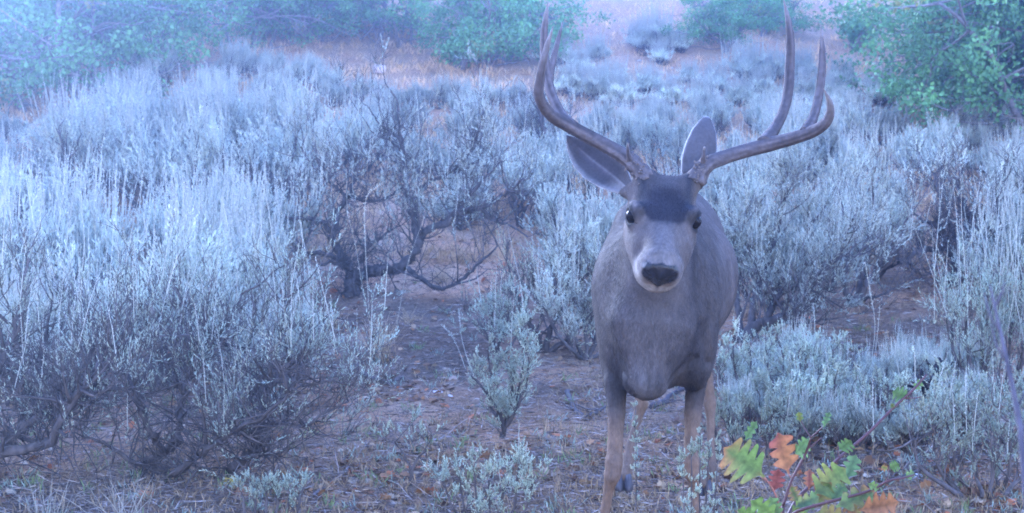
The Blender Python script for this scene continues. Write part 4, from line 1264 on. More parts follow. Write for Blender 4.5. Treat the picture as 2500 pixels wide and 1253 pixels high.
def branch(px_pts, r0, r1, label, col, name='dead_branch', twigs=4, seed=0, lift=.01, grounded=True, cat='branch', tw_len=.12, mat=None):
    rng = np.random.default_rng(seed)
    pts = []
    for p in px_pts:
        if len(p) == 3: pts.append(W(*p))
        else:
            q, D = ground_at(*p); pts.append(q + np.array([0, 0, lift]))
    P = catmull(pts, 6)
    P = P + rng.normal(size=P.shape) * r0 * .2
    ro = P[0].copy()
    g = Geo(); tube(g, P - ro, np.linspace(r0, r1, len(P)), 8, col, rough=.25, rng=rng)
    for q in range(twigs):
        i = rng.integers(1, len(P) - 1)
        Pt, _ = curvy(P[i] - ro, (P[i] - P[i - 1]) / np.linalg.norm(P[i] - P[i - 1]) + rng.normal(size=3) * .7 + np.array([0, 0, .3]), tw_len * rng.uniform(.5, 1.2), 4, .2, 0, rng)
        tube(g, Pt, np.linspace(r1 * .8, r1 * .25, 5), 4, np.array(col) * rng.uniform(.8, 1.2))
    o = link(name, g.mesh(name), mat or mat_cache('dead_wood', rough=.9, var=.4, scale=40, spec=.15, bump=.7, bscale=80))
    o.location = ro
    tag(o, label, cat)
    return o

def stalk(px_pts, label, col=(.52, .47, .36), r=.0016, seed=0, heads=26, name='dry_stalk', hl=.014):
    """a tall dry flower stalk; the first point stands on the ground"""
    rng = np.random.default_rng(seed)
    b, D = ground_at(*px_pts[0])
    pts = [b - np.array([0, 0, .01])] + [W(px, py, D + (k + 1) * .01) for k, (px, py) in enumerate(px_pts[1:])]
    P = catmull(pts, 8); ro = b
    root = empty(name, ro)
    g = Geo(); tube(g, P - ro, np.linspace(r, r * .5, len(P)), 5, col)
    link('stem', g.mesh('stem'), mat_cache('straw_stem', rough=.8, var=.15, scale=30), root)
    if heads:
        gl = Geo(); i = (rng.uniform(.45, 1, heads * 3) * (len(P) - 1)).astype(int)
        leaves(gl, P[i] - ro, unit(rng.normal(size=(len(i), 3)) * .5 + np.array([0, 0, 1])), hl * rng.uniform(.6, 1.3, len(i)), .004, np.array(col) * rng.uniform(.8, 1.2, (len(i), 1)), rng)
        link('seed_head', gl.mesh('seed_head', smooth=False), mat_cache('straw_head', rough=.8, var=.15, scale=30, trans=.2), root)
    tag(root, label, 'dry stalk')

def grass_tuft(px, py, hpx, label, n=90, seed=0, col=(.50, .37, .23), spread=.28):
    b, D = ground_at(px, py); h = hpx / F * D; rng = np.random.default_rng(seed)
    g = Geo()
    for q in range(n):
        d = np.array([rng.normal() * spread, rng.normal() * spread, 1.0])
        L = h * rng.uniform(.35, 1.0); p0 = np.array([rng.normal() * .025, rng.normal() * .025, -.01])
        P = [p0 + unit(d) * L * t + np.array([d[0], d[1], -.25]) * L * .35 * t * t for t in (0, .33, .66, 1)]
        tube(g, P, [.0012, .0010, .0008, .0003], 3, np.array(col) * rng.uniform(.7, 1.25))
    o = link('bunchgrass', g.mesh('bunchgrass'), mat_cache('straw_blade', rough=.8, var=.15, scale=10, trans=.15))
    o.location = b
    tag(o, label, 'grass tuft')

# ------------------------------------------------------------------ assemble
def build_heroes():
    gb, D0 = ground_at(850, 725)
    w = lambda x, y, d=0.0: (x, y, D0 + d)
    hero_sage('sagebrush', gb, [
        ([w(850, 735), w(862, 700), w(868, 672, .02)], .050, .040, .5, .1),
        ([w(866, 690), w(846, 640, .05), w(818, 600, .1), w(803, 560, .1), w(768, 540, 0), w(702, 532, -.1)], .028, .009, 1.6, .6),
        ([w(812, 590, .1), w(828, 515, .15), w(852, 478, .2), w(866, 424, .2), w(872, 380, .2)], .018, .006, 1.9, .65),
        ([w(845, 480, .2), w(800, 440, .15), w(760, 400, .1), w(735, 360, .1)], .010, .005, 1.8, .7),
        ([w(852, 478, .2), w(905, 492, .1), w(950, 480, 0), w(985, 455, 0)], .009, .004, 1.3, .4),
        ([w(868, 675), w(905, 660), w(946, 657, -.05), w(991, 643, -.05), w(1013, 616), w(1031, 580, .05), w(1080, 542, .1), w(1126, 517, .1), w(1176, 506, .1), w(1236, 477, .05), w(1277, 441, 0)], .036, .007, 1.5, .55),
        ([w(1022, 600), w(1013, 535, .15), w(1022, 490, .2), w(1042, 450, .2), w(1102, 423, .2), w(1165, 400, .2)], .024, .006, 1.7, .5),
        ([w(1015, 530, .15), w(994, 470, .2), w(990, 414, .25), w(984, 360, .3), w(974, 310, .3), w(968, 240, .3)], .017, .004, 1.0, .15),
        ([w(978, 340, .3), w(948, 318, .3), w(923, 300, .3), w(897, 258, .3)], .008, .003, 1.2, .05),
        ([w(984, 372, .3), w(950, 342, .3), w(915, 330, .3), w(895, 300, .3)], .007, .003, 1.0, .05),
        ([w(1176, 508, .1), w(1206, 540, .1), w(1246, 552, .05), w(1290, 580, 0)], .011, .004, 1.0, .25),
        ([w(1102, 423, .2), w(1142, 380, .2), w(1168, 320, .2), w(1180, 275, .2)], .008, .003, 1.3, .5),
        ([w(1120, 519, .1), w(1150, 470, .1), w(1190, 430, .1), w(1225, 390, .1)], .010, .004, 1.9, .75),
        ([w(994, 655, -.1), w(1025, 680, -.15), w(1071, 706, -.2), w(1125, 684, -.2), w(1170, 640, -.2), w(1215, 600, -.2)], .015, .005, 1.1, .04),
        ([w(856, 640), w(800, 622, -.05), w(754, 616, -.1)], .016, .010, .4, .0),
        ([w(866, 660), w(815, 640, -.1), w(775, 650, -.15)], .012, .006, .5, .0),
        ([w(880, 640), w(900, 600), w(940, 575), w(960, 540)], .014, .005, 1.6, .35),
    ], 'large crooked sagebrush with thick bare twisted limbs standing mid left', 101, spikes=46, spl=.22, ll=.022, lw=.0055, per=11, kids=(5, 4, 5), shl=.09, limb_k=1.0, bare_extra=420, leafy=.85)
    # the front left bush
    gb, D0 = ground_at(430, 1172)
    hero_sage('sagebrush', gb, [
        ([w(529, 1168, .05), w(577, 1131), w(626, 1093), w(645, 1035), w(654, 948), w(669, 891), w(690, 800), w(700, 730)], .022, .005, 2.2, .75),
        ([w(640, 1050), w(688, 1035, -.1), w(746, 1040, -.15), w(794, 1006, -.15), w(850, 980, -.1)], .009, .003, 2.6, .6),
        ([w(409, 1165), w(462, 1131, -.1), w(520, 1088, -.15), w(577, 1049, -.2), w(640, 1020, -.25), w(700, 960, -.3)], .018, .004, 2.2, .6),
        ([w(337, 1165, .05), w(400, 1102, .05), w(433, 1073), w(438, 1016), w(448, 958), w(462, 910), w(480, 820)], .022, .005, 2.3, .7),
        ([w(400, 1100), w(360, 1040, -.1), w(330, 960, -.1), (310, 880, D0), (300, 800, D0)], .014, .004, 2.4, .75),
        ([w(462, 910), w(520, 860, .1), w(560, 790, .15), w(590, 720, .2)], .012, .004, 2.6, .95),
        ([w(654, 948), w(720, 880, .1), w(770, 820, .1), w(800, 770, .1)], .010, .004, 2.8, .95),
        ([w(520, 1090), w(560, 1000, .2), w(590, 920, .3), w(610, 840, .3), w(620, 760, .3)], .014, .004, 2.6, .9),
        ([w(450, 955), w(400, 880, .2), w(380, 790, .3), w(370, 720, .3)], .012, .004, 2.6, .9),
        ([w(669, 891), w(740, 940, -.2), w(800, 930, -.2), w(860, 940, -.2)], .007, .003, 2.6, .95),
        ([w(610, 1100), w(670, 1110, -.1), w(720, 1080, -.1)], .007, .002, 1.6, .1),
        ([w(430, 1160), w(330, 1130, .0), w(250, 1080, 0), w(180, 1060, 0)], .012, .003, 2.0, .2),
    ], 'broad sagebrush in the near left with dark forked limbs under grey leaves', 102, spikes=60, spl=.22, kids=(5, 4, 5), klen=(.15, .085), ll=.015, lw=.0034, shl=.07, per=10, color=SAGE * [.80, .84, .80], limb_k=.82, bare_extra=330, leafy=.70)
    # limbs reaching in from the left edge
    gb, D0 = ground_at(-170, 1180)
    hero_sage('sagebrush', gb, [
        ([w(-170, 1190), w(0, 1093), w(72, 1035), w(144, 992), w(200, 900), w(240, 800)], .030, .006, 2.3, .5),
        ([w(-160, 1185), w(0, 1112, -.1), w(120, 1078, -.15), w(183, 968, -.2), w(226, 919, -.2), w(280, 850, -.2)], .026, .005, 2.2, .5),
        ([w(-100, 1150), w(-60, 1000), w(0, 880), w(40, 780), w(60, 700)], .026, .005, 2.5, .9),
        ([w(72, 1035), w(90, 930, .2), w(110, 820, .3), w(130, 720, .3)], .016, .004, 2.6, .9),
        ([w(144, 992), w(220, 960, .1), w(270, 900, .2), w(300, 820, .2)], .012, .004, 2.4, .75),
        ([w(-60, 1000), w(-120, 900), w(-130, 780)], .02, .005, 2.3, .9),
    ], 'sagebrush cut by the left edge sending thick dark limbs up to the right', 103, spikes=70, spl=.28, kids=(5, 4, 5), klen=(.15, .085), ll=.015, lw=.0034, shl=.07, per=10, color=SAGE * [.80, .84, .80], limb_k=.82, bare_extra=330, leafy=.70)
    # leaning bush right of the deer
    gb, D0 = ground_at(1800, 835)
    hero_sage('sagebrush', gb, [
        ([w(1795, 835), w(1850, 800), w(1930, 770), w(2000, 720, .1), w(2060, 660, .15), w(2110, 600, .2)], .034, .006, 2.0, .6),
        ([w(1830, 812), w(1840, 740, .1), w(1870, 650, .2), w(1900, 560, .3), w(1915, 480, .3)], .022, .005, 2.3, .85),
        ([w(1860, 800), w(1900, 720, .1), w(1960, 620, .2), w(1990, 540, .3)], .020, .005, 2.3, .85),
        ([w(1810, 825), w(1800, 730, .2), w(1800, 640, .3), w(1820, 540, .4)], .020, .005, 2.2, .85),
        ([w(1930, 770), w(1990, 690, -.05), w(2050, 620, 0), w(2080, 540, .1)], .016, .004, 2.4, .8),
        ([w(1900, 785), w(1960, 790, -.1), w(2010, 780, -.1)], .010, .003, 1.4, .05),
        ([w(1830, 815), w(1880, 830, -.1), w(1930, 838, -.15)], .010, .003, 1.0, .0),
    ], 'dense sagebrush leaning right from a dark base beside the flank of the deer', 104, spikes=60, spl=.24, kids=(6, 5, 5), klen=(.20, .11), ll=.020, lw=.005, shl=.09)
    gb, D0 = ground_at(2085, 750)
    hero_sage('sagebrush', gb, [
        ([w(2085, 752), w(2110, 700), w(2150, 660), w(2190, 600), w(2210, 540)], .022, .005, 2.0, .5),
        ([w(2085, 750), w(2060, 690), w(2050, 600, .1), w(2060, 510, .2)], .022, .005, 2.3, .8),
        ([w(2090, 740), w(2110, 640, .1), w(2130, 540, .2), w(2130, 450, .2)], .020, .005, 2.3, .85),
        ([w(2100, 730), w(2150, 720, -.1), w(2210, 690, -.1)], .010, .003, 1.4, .05),
    ], 'grey sagebrush with a bare fanning underside between the deer and the dark bush', 105, spikes=50, spl=.26, kids=(5, 4, 5), klen=(.18, .10), ll=.020, lw=.005, shl=.09)
    gb, D0 = ground_at(2330, 700)
    hero_sage('sagebrush', gb, [
        ([w(2328, 705), w(2334, 683), w(2338, 635), w(2320, 604)], .042, .034, .8, .05),
        ([w(2335, 640), w(2320, 604), w(2276, 613, -.05), w(2233, 618, -.1), w(2220, 640, -.1), w(2240, 665, -.12), w(2275, 672, -.12)], .018, .005, 1.3, .05),
        ([w(2330, 625), w(2355, 583), w(2364, 525, .05), w(2345, 482, .1), w(2340, 440, .1)], .028, .007, 1.8, .3),
        ([w(2325, 610), w(2294, 556), w(2255, 539, -.05), w(2225, 520, -.05)], .016, .005, 1.6, .3),
        ([w(2355, 583), w(2400, 545), w(2430, 500), w(2450, 450)], .018, .005, 1.8, .35),
        ([w(2345, 600), w(2310, 530, .1), w(2290, 470, .15), w(2280, 420, .2)], .016, .005, 2.0, .5),
        ([w(2338, 640), w(2400, 610), w(2450, 560), w(2490, 500)], .018, .005, 2.0, .6),
    ], 'dark gnarled sagebrush with a twisted trunk and drooping dead twigs far right', 106, spikes=16, spl=.22, leafy=.55, bare_extra=260, kids=(6, 4, 5), klen=(.18, .10), ll=.020, lw=.005, shl=.08)
    # bare bush behind the ear
    gb, D0 = ground_at(1340, 395)
    hero_sage('sagebrush', gb, [
        ([w(1340, 398), w(1338, 350), w(1322, 300), w(1312, 255)], .045, .01, 2.2, .12),
        ([w(1342, 390), w(1370, 340), w(1395, 290)], .03, .008, 2.2, .3),
        ([w(1336, 380), w(1300, 345), w(1285, 310)], .02, .006, 2.2, .2),
    ], 'dark bare sagebrush behind the tip of the lower ear', 107, spikes=6, kids=(6, 4, 5), klen=(.20, .12), ll=.022, lw=.006)
    # twiggy little one with round leaves behind the small sage (deer left)
    gb, D0 = ground_at(1330, 860)
    hero_sage('sagebrush', gb, [
        ([w(1330, 865), w(1300, 800), w(1270, 740), w(1250, 690)], .016, .004, 2.6, .25),
        ([w(1330, 865), w(1350, 790), w(1380, 720), w(1400, 650)], .016, .004, 2.6, .35),
        ([w(1335, 865), w(1400, 810), w(1440, 760)], .014, .004, 2.6, .3),
        ([w(1325, 865), w(1270, 830), w(1220, 790)], .012, .004, 2.4, .15),
    ], 'dark twiggy sagebrush low on the open ground, left of the chest of the deer', 108, spikes=0, kids=(6, 5, 5), klen=(.16, .09), ll=.015, lw=.004, color=SAGE * [.75, .72, .6])

    gb, D0 = ground_at(1425, 880)
    hero_sage('sagebrush', gb, [
        ([w(1430, 885), w(1400, 820), w(1370, 750), w(1350, 680)], .012, .004, 3.4, .97),
        ([w(1430, 885), w(1430, 800), w(1420, 720, .1), w(1410, 640, .1)], .012, .004, 3.4, .97),
        ([w(1432, 885), w(1460, 810), w(1470, 730, .1), w(1465, 650, .1)], .012, .004, 3.4, .97),
        ([w(1425, 880), w(1390, 850, -.1), w(1350, 800, -.1), w(1330, 750, -.1)], .010, .004, 3.2, .9),
        ([w(1435, 880), w(1480, 850, 0), w(1510, 790, 0)], .010, .004, 3.0, .9),
    ], 'pale leafy sagebrush with tall thin stalks touching the left shoulder of the deer', 109, spikes=60, spl=.34, kids=(5, 4, 5), klen=(.11, .07), ll=.015, lw=.0042, shl=.06, per=12, up=.7)

    def small(bx, by, limbs, label, seed, dd=.0, **k):
        gb, D0 = ground_at(bx, by)
        lm = [([(x, y, D0 + z_) for (x, y, z_) in pts], r0, r1, de, lf) for pts, r0, r1, de, lf in limbs]
        a = dict(color=SAGE * [.80, .84, .78], kids=(5, 3, 4), klen=(.050, .032), ll=.011, lw=.0040, shl=.036, per=11); a.update(k)
        return hero_sage('sagebrush', gb, lm, label, seed, **a)
    small(1225, 1072, [
        ([(1225, 1072, 0), (1232, 1045, 0), (1215, 1000, 0), (1180, 950, 0), (1150, 915, .02)], .010, .003, 4.2, .95),
        ([(1230, 1050, 0), (1240, 1010, .02), (1250, 950, .03), (1245, 900, .03)], .009, .003, 4.2, .95),
        ([(1232, 1045, 0), (1260, 1000, -.02), (1285, 940, -.02), (1290, 880, 0)], .008, .003, 4.5, .95),
        ([(1222, 1030, 0), (1200, 990, .05), (1200, 930, .05), (1195, 880, .06)], .007, .003, 4.2, .95),
        ([(1260, 980, 0), (1275, 900, .02), (1278, 840, .02), (1272, 800, .02)], .004, .002, 4.0, .95),
    ], 'small young sagebrush with a forked bare stem alone on the open ground', 111, spikes=3, spl=.18)
    small(1215, 905, [
        ([(1215, 905, 0), (1210, 860, 0), (1190, 820, 0), (1165, 780, 0)], .008, .004, 3.6, .95),
        ([(1213, 870, 0), (1225, 820, 0), (1240, 780, 0), (1245, 745, .02)], .007, .004, 3.6, .95),
        ([(1210, 860, 0), (1200, 800, .03), (1205, 750, .04)], .010, .003, 3.6, .95),
        ([(1215, 880, 0), (1250, 840, 0), (1275, 800, 0)], .009, .003, 3.4, .9),
    ], 'rounded young sagebrush directly behind the small forked one', 112, spikes=6, spl=.14, klen=(.06, .04), shl=.045)
    small(1200, 1300, [
        ([(1195 + (q - 3) * 13, 1300, 0), (1185 + q * 30 - 80, 1240, 0), (1180 + q * 36 - 95, 1180 - (q % 3) * 14, 0), (1178 + q * 38 - 98, 1176 - (q % 3) * 16, 0)], .004, .002, 3.6, .95) for q in range(7)
    ], 'low clump of upright grey sagebrush shoots at the bottom edge, left of the hooves', 113, up=.9, spikes=4, spl=.08, klen=(.032, .022), shl=.026, ll=.009, lw=.003)
    small(1000, 1195, [
        ([(1000, 1195, 0), (1003, 1150, 0), (985, 1110, 0), (965, 1080, 0)], .006, .002, 3.2, .4),
        ([(1003, 1160, 0), (1020, 1120, 0), (1040, 1100, 0)], .005, .002, 3.0, .4),
    ], 'thin nearly bare sagebrush seedling in the dirt near the bottom', 114, klen=(.07, .04))
    small(640, 1275, [
        ([(600 + q * 24, 1275, 0), (596 + q * 27, 1225, 0), (594 + q * 29, 1212 - (q % 2) * 16, 0)], .005, .0025, 4.2, .98) for q in range(6)
    ], 'short grey sagebrush shoots poking up at the bottom edge under the yellow leaf', 115, up=.9, klen=(.030, .020), shl=.024, ll=.009, lw=.003)
    small(1900, 985, [
        ([(1900 + (q - 4) * 17, 985 + (q % 3) * 8, (q % 3 - 1) * .06), (1896 + q * 38 - 134, 930, 0), (1890 + q * 40 - 140, 880 - (q * 37 % 40), 0)], .007, .003, 3.4, .95) for q in range(9)
    ], 'loose pale sagebrush right behind the oak sapling, nearest to the hind legs', 116, up=.6, spikes=10, spl=.12)
    small(2130, 1090, [
        ([(2110 + (q - 5) * 20, 1100 + (q % 3) * 12, (q % 3 - 1) * .06), (2096 + q * 40 - 170, 1040, 0), (2090 + q * 42 - 178, 980 - (q * 31 % 50), 0)], .008, .003, 3.4, .95) for q in range(11)
    ], 'wide low grey sagebrush spreading behind the diagonal oak twig', 117, up=.6, spikes=8, spl=.10)
    small(2390, 1215, [
        ([(2400 + (q - 3) * 16, 1215 + (q % 3) * 12, (q % 3 - 1) * .06), (2376 + q * 44 - 130, 1140, 0), (2370 + q * 46 - 136, 1070 - (q * 31 % 60), 0)], .008, .003, 3.2, .85) for q in range(7)
    ], 'grey sagebrush in the lower right corner beyond the thin leaning twig', 118, up=.7, spikes=16, spl=.16, klen=(.11, .07))
    for k, (bx, by, sd, lb) in enumerate(((1850, 1120, 131, 'low grey sagebrush behind the biggest oak sapling leaf'), 
                                          (2470, 1090, 135, 'low sagebrush at the right edge above the corner one'), (1960, 1060, 136, 'sagebrush tuft behind the steep oak sapling stem'))):
        small(bx, by, [
            ([(bx + (q - 3) * 13, by + (q % 3) * 12, (q % 3 - 1) * .05), (bx + q * 33 - 100, by - 55, 0), (bx + q * 35 - 106, by - 95 - (q * 29 % 40), 0)], .007, .003, 3.6, .92) for q in range(7)
        ], lb, sd, up=.6, spikes=4, spl=.09)
    small(2440, 960, [
        ([(2440 + (q - 3) * 16, 965, (q % 3 - 1) * .08), (2425 + q * 34 - 96, 860, 0), (2425 + q * 36 - 96, 760 - (q * 41 % 80), 0)], .010, .003, 2.8, .9) for q in range(7)
    ], 'tall pale sagebrush at the right edge with many long upright stalks', 119, up=1.0, spikes=60, spl=.42, klen=(.13, .08), shl=.08, ll=.018)
    # sprigs in front of the hooves
    small(1560, 1500, [
        ([(1552, 1500, -.35), (1550, 1350, -.32), (1553, 1200, -.3), (1552, 1090, -.3), (1551, 1000, -.3)], .0022, .0010, 2.6, .95),
    ], 'single slender grey sprig standing in front of the left foreleg', 120, up=1.2, kids=(9, 2, 2), klen=(.006, .005), shl=.010, ll=.006, lw=.0026)
    small(1700, 1520, [
        ([(1690 + q * 11, 1520, -.30), (1676 + q * 15, 1350, -.3), (1668 + q * 20, 1180 - (q % 2) * 30, -.3), (1666 + q * 22, 1120 - (q * 23 % 50), -.3)], .0024, .0011, 2.6, .95) for q in range(5)
    ], 'cluster of slender grey sprigs in front of the right foreleg', 121, up=1.2, kids=(9, 2, 2), klen=(.008, .006), shl=.012, ll=.007, lw=.0028)

PROTO = {}
def build_field():
    protos = []
    spec = [  # seed, H, R, kwargs
        (1, .52, .40, dict(n_main=7, spikes=90, spl=.22)), (2, .60, .42, dict(n_main=7, spikes=60, spl=.26, gnarl=.20)),
        (3, .44, .42, dict(n_main=8, spikes=110, spl=.17, bare=.22)), (4, .66, .40, dict(n_main=6, spikes=50, spl=.30, lean=(-.35, 0), bare=.42)),
        (5, .40, .36, dict(n_main=7, spikes=30, spl=.12, bare=.2)), (6, .58, .48, dict(n_main=8, spikes=120, spl=.28, bare=.3)),
        (7, .55, .38, dict(n_main=6, spikes=40, spl=.2, lean=(.3, .1), bare=.45, gnarl=.22)), (8, .34, .26, dict(n_main=6, n2=4, spikes=40, spl=.12, bare=.15))]
    for sd, h, r, k in spec:
        a = dict(n2=5, n3=6, per=13, ll=.023, lw=.0056, ntw=5, shl=.11, sw=.0019, slw=.0050); a.update(k); a['spl'] *= .72
        protos.append((sage_mesh(sd, h, r, **a), h, r))
    rng = np.random.default_rng(2024)
    pts = []
    def ok(x, y, sp):
        for (a, b, s_) in pts:
            if (a - x) ** 2 + (b - y) ** 2 < (sp * .5 + s_ * .5) ** 2: return False
        return True
    deer_c = np.array([.4, 3.7])
    tries = 0
    while len(pts) < 292 and tries < 40000:
        tries += 1
        y = rng.uniform(4.3, 17.5) if rng.random() < .88 else rng.uniform(4.3, 7)
        x = rng.uniform(-.46, .46) * y
        z = float(ground_z(x, y)); px, py, D = to_px([x, y, z])
        p = 1.0; sc = 1.0
        if px < -260 or px > 2760: continue
        if py > 700 and 660 < px < 1790: continue
        if 1790 < px < 2360 and 745 < py < 900: continue
        if 1700 < px < 2390 and py > 880: p = .30; sc = .36
        if py > 1110: continue
        if px > 1840 and 560 < py <= 745: p = .35
        if 730 < px < 1320 and 560 < py <= 720: continue
        if 2190 < px < 2480 and 590 < py < 880: continue
        if 760 < px < 1060 and 440 < py <= 560: continue
        if 700 < px < 1320 and 480 < py <= 560: p = .5; sc = .8
        if px < 660 and py > 1000: continue
        if px > 2380 and py > 880: continue
        if px < 760 and py < 235 - px * .08: continue
        if 760 <= px < 1300 and py < 200: p = .0
        if 1300 <= px < 2140 and py < 262: p = 0
        if 1300 <= px < 2140 and py < 60: p = .05
        if 1640 < px < 1960 and py < 150: p = 0
        if px >= 2140 and py < 320: p = 0
        if 1380 < px < 2150 and 250 < py < 420: sc = .8
        if np.hypot(x - .4, y - 3.7) < 1.15: continue
        if rng.random() > p: continue
        sp = .54 * sc * (1 if y > 6 else .85)
        if not ok(x, y, sp): continue
        pts.append((x, y, sp))
    info = []
    for (x, y, sp) in pts:
        px, py, D = to_px([x, y, float(ground_z(x, y))])
        info.append([x, y, px, py, sp])
    # labels: by the stretch of ground the bush stands on, then by its place along it
    def region(px, py):
        if py > 880: rows = 'on the near ground'
        elif py > 640: rows = 'in near rows'
        elif py > 470: rows = 'in middle rows'
        elif py > 340: rows = 'in upper rows'
        elif py > 250: rows = 'below the slope'
        else: rows = 'on the slope'
        if px < 330: c = 'by the left edge'
        elif px < 700: c = 'left of the crooked bush'
        elif px < 1000: c = 'around the crooked bush'
        elif px < 1320: c = 'just left of the antlers'
        elif px < 1700: c = 'between the antlers'
        elif px < 2060: c = 'behind the right antler'
        elif px < 2300: c = 'right of the antlers'
        else: c = 'by the right edge'
        return rows, c
    groups = {}
    for k, it in enumerate(info):
        groups.setdefault(region(it[2], it[3]), []).append(k)
    ordn = ['first', 'second', 'third', 'fourth', 'fifth', 'sixth', 'seventh', 'eighth', 'ninth', 'tenth', 'eleventh', 'twelfth', 'thirteenth', 'fourteenth', 'fifteenth', 'sixteenth', 'seventeenth', 'eighteenth', 'nineteenth', 'twentieth']
    look = ['round grey', 'tall grey', 'bristly low', 'left-leaning', 'short leafy', 'broad spiky', 'bare-based', 'small upright']
    roots = {}
    for (rows, c), ks in sorted(groups.items()):
        ks.sort(key=lambda k: info[k][2])
        for q, k in enumerate(ks):
            x, y, px, py, sp = info[k]
            sparse = 1300 < px < 2140 and py < 250
            pr = rng.integers(0, 8)
            if sparse: pr = [4, 7, 2, 4][rng.integers(0, 4)]
            sc = sp / .48 * rng.uniform(.82, 1.22)
            if y > 9.5: sc *= 1.08
            if px < 700 and py < 500: sc *= 1.12
            top = float(np.interp(px, [-300, 150, 230, 700, 800, 1000, 1300, 1400, 1700, 2080, 2200, 2350, 2600], [250, 240, 130, 120, 165, 190, 190, 215, 200, 175, 225, 265, 275]))
            D_ = to_px([x, y, float(ground_z(x, y))])[2]; hh = protos[pr][1] * 1.38
            sc = min(sc, max(.30, (py - top) / F * D_ / hh))
            if sc < (.48 if py < 600 else .25): continue
            lab = '%s sagebrush %s %s, %s' % (look[pr], rows, c, 'alone' if len(ks) == 1 else ordn[min(q, 19)] + ' from left')
            loc = (x, y, float(ground_z(x, y)) - .01)
            if pr not in roots:
                roots[pr] = sage_thing('sagebrush', protos[pr][0], loc, lab, group='sagebrush covering the slope')
                roots[pr].rotation_euler = (0, 0, 0 if pr in (3, 6) else rng.uniform(0, 6.28)); roots[pr].scale = (sc, sc, sc)
            else:
                rz = rng.uniform(-.6, .6) if pr in (3, 6) else rng.uniform(0, 6.28)
                copy_thing(roots[pr], loc, rz, (sc * rng.uniform(.9, 1.15), sc * rng.uniform(.9, 1.15), sc), lab, tilt=(rng.normal() * .06, rng.normal() * .06))
    # named clumps on the slope
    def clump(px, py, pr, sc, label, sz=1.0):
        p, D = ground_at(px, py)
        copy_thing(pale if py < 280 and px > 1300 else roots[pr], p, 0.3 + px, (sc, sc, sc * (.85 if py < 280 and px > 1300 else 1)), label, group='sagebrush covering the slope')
    pale = sage_thing('sagebrush', sage_mesh(41, .50, .42, n_main=8, spikes=170, spl=.34, bare=.15, per=13, ll=.026, lw=.0075, ntw=5, shl=.11, sw=.0032, slw=.009, color=SAGE * 1.5), ground_at(1605, 132)[0],  # pale plant, leaf colour raised further to offset weak light on the slope
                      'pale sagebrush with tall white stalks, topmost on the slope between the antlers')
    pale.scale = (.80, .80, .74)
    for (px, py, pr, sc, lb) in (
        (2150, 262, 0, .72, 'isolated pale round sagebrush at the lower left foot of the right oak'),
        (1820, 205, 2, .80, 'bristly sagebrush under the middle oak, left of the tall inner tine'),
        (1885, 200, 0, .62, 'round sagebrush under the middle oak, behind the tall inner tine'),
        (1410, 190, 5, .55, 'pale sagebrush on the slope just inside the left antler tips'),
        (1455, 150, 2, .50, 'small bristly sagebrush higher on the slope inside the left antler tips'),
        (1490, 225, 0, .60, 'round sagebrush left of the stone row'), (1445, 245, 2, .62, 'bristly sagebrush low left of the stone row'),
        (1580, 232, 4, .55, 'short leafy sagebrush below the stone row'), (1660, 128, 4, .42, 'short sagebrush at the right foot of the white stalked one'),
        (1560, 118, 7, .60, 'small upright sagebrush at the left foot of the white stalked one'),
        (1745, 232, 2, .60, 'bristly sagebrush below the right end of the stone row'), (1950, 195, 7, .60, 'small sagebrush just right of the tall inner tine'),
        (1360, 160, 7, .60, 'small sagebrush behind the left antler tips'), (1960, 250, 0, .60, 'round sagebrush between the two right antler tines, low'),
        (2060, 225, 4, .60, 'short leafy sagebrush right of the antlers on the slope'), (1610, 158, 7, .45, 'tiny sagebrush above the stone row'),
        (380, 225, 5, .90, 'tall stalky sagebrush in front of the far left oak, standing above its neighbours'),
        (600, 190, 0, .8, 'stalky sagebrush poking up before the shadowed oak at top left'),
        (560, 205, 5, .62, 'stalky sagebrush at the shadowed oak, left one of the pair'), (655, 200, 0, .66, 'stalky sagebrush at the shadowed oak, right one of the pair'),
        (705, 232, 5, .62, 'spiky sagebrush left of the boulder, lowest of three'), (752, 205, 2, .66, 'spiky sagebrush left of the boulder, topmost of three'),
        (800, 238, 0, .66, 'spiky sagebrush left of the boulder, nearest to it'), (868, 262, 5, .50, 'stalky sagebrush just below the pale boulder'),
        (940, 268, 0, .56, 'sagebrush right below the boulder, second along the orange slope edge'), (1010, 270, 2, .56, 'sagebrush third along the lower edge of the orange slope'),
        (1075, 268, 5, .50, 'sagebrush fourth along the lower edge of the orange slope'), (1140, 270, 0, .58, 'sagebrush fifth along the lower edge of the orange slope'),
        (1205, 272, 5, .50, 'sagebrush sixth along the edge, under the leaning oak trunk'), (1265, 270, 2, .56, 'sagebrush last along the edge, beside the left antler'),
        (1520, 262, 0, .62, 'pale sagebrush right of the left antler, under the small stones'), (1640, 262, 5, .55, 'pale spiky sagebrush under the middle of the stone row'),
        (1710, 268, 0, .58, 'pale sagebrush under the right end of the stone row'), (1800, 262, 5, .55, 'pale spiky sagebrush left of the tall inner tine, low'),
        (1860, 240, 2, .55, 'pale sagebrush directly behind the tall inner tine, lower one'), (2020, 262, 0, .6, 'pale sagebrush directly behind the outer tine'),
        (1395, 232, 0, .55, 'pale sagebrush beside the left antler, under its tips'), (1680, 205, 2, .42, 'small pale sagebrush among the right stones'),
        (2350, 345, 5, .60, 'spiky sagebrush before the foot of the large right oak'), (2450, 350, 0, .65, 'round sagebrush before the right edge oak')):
        clump(px, py, pr, sc, lb)

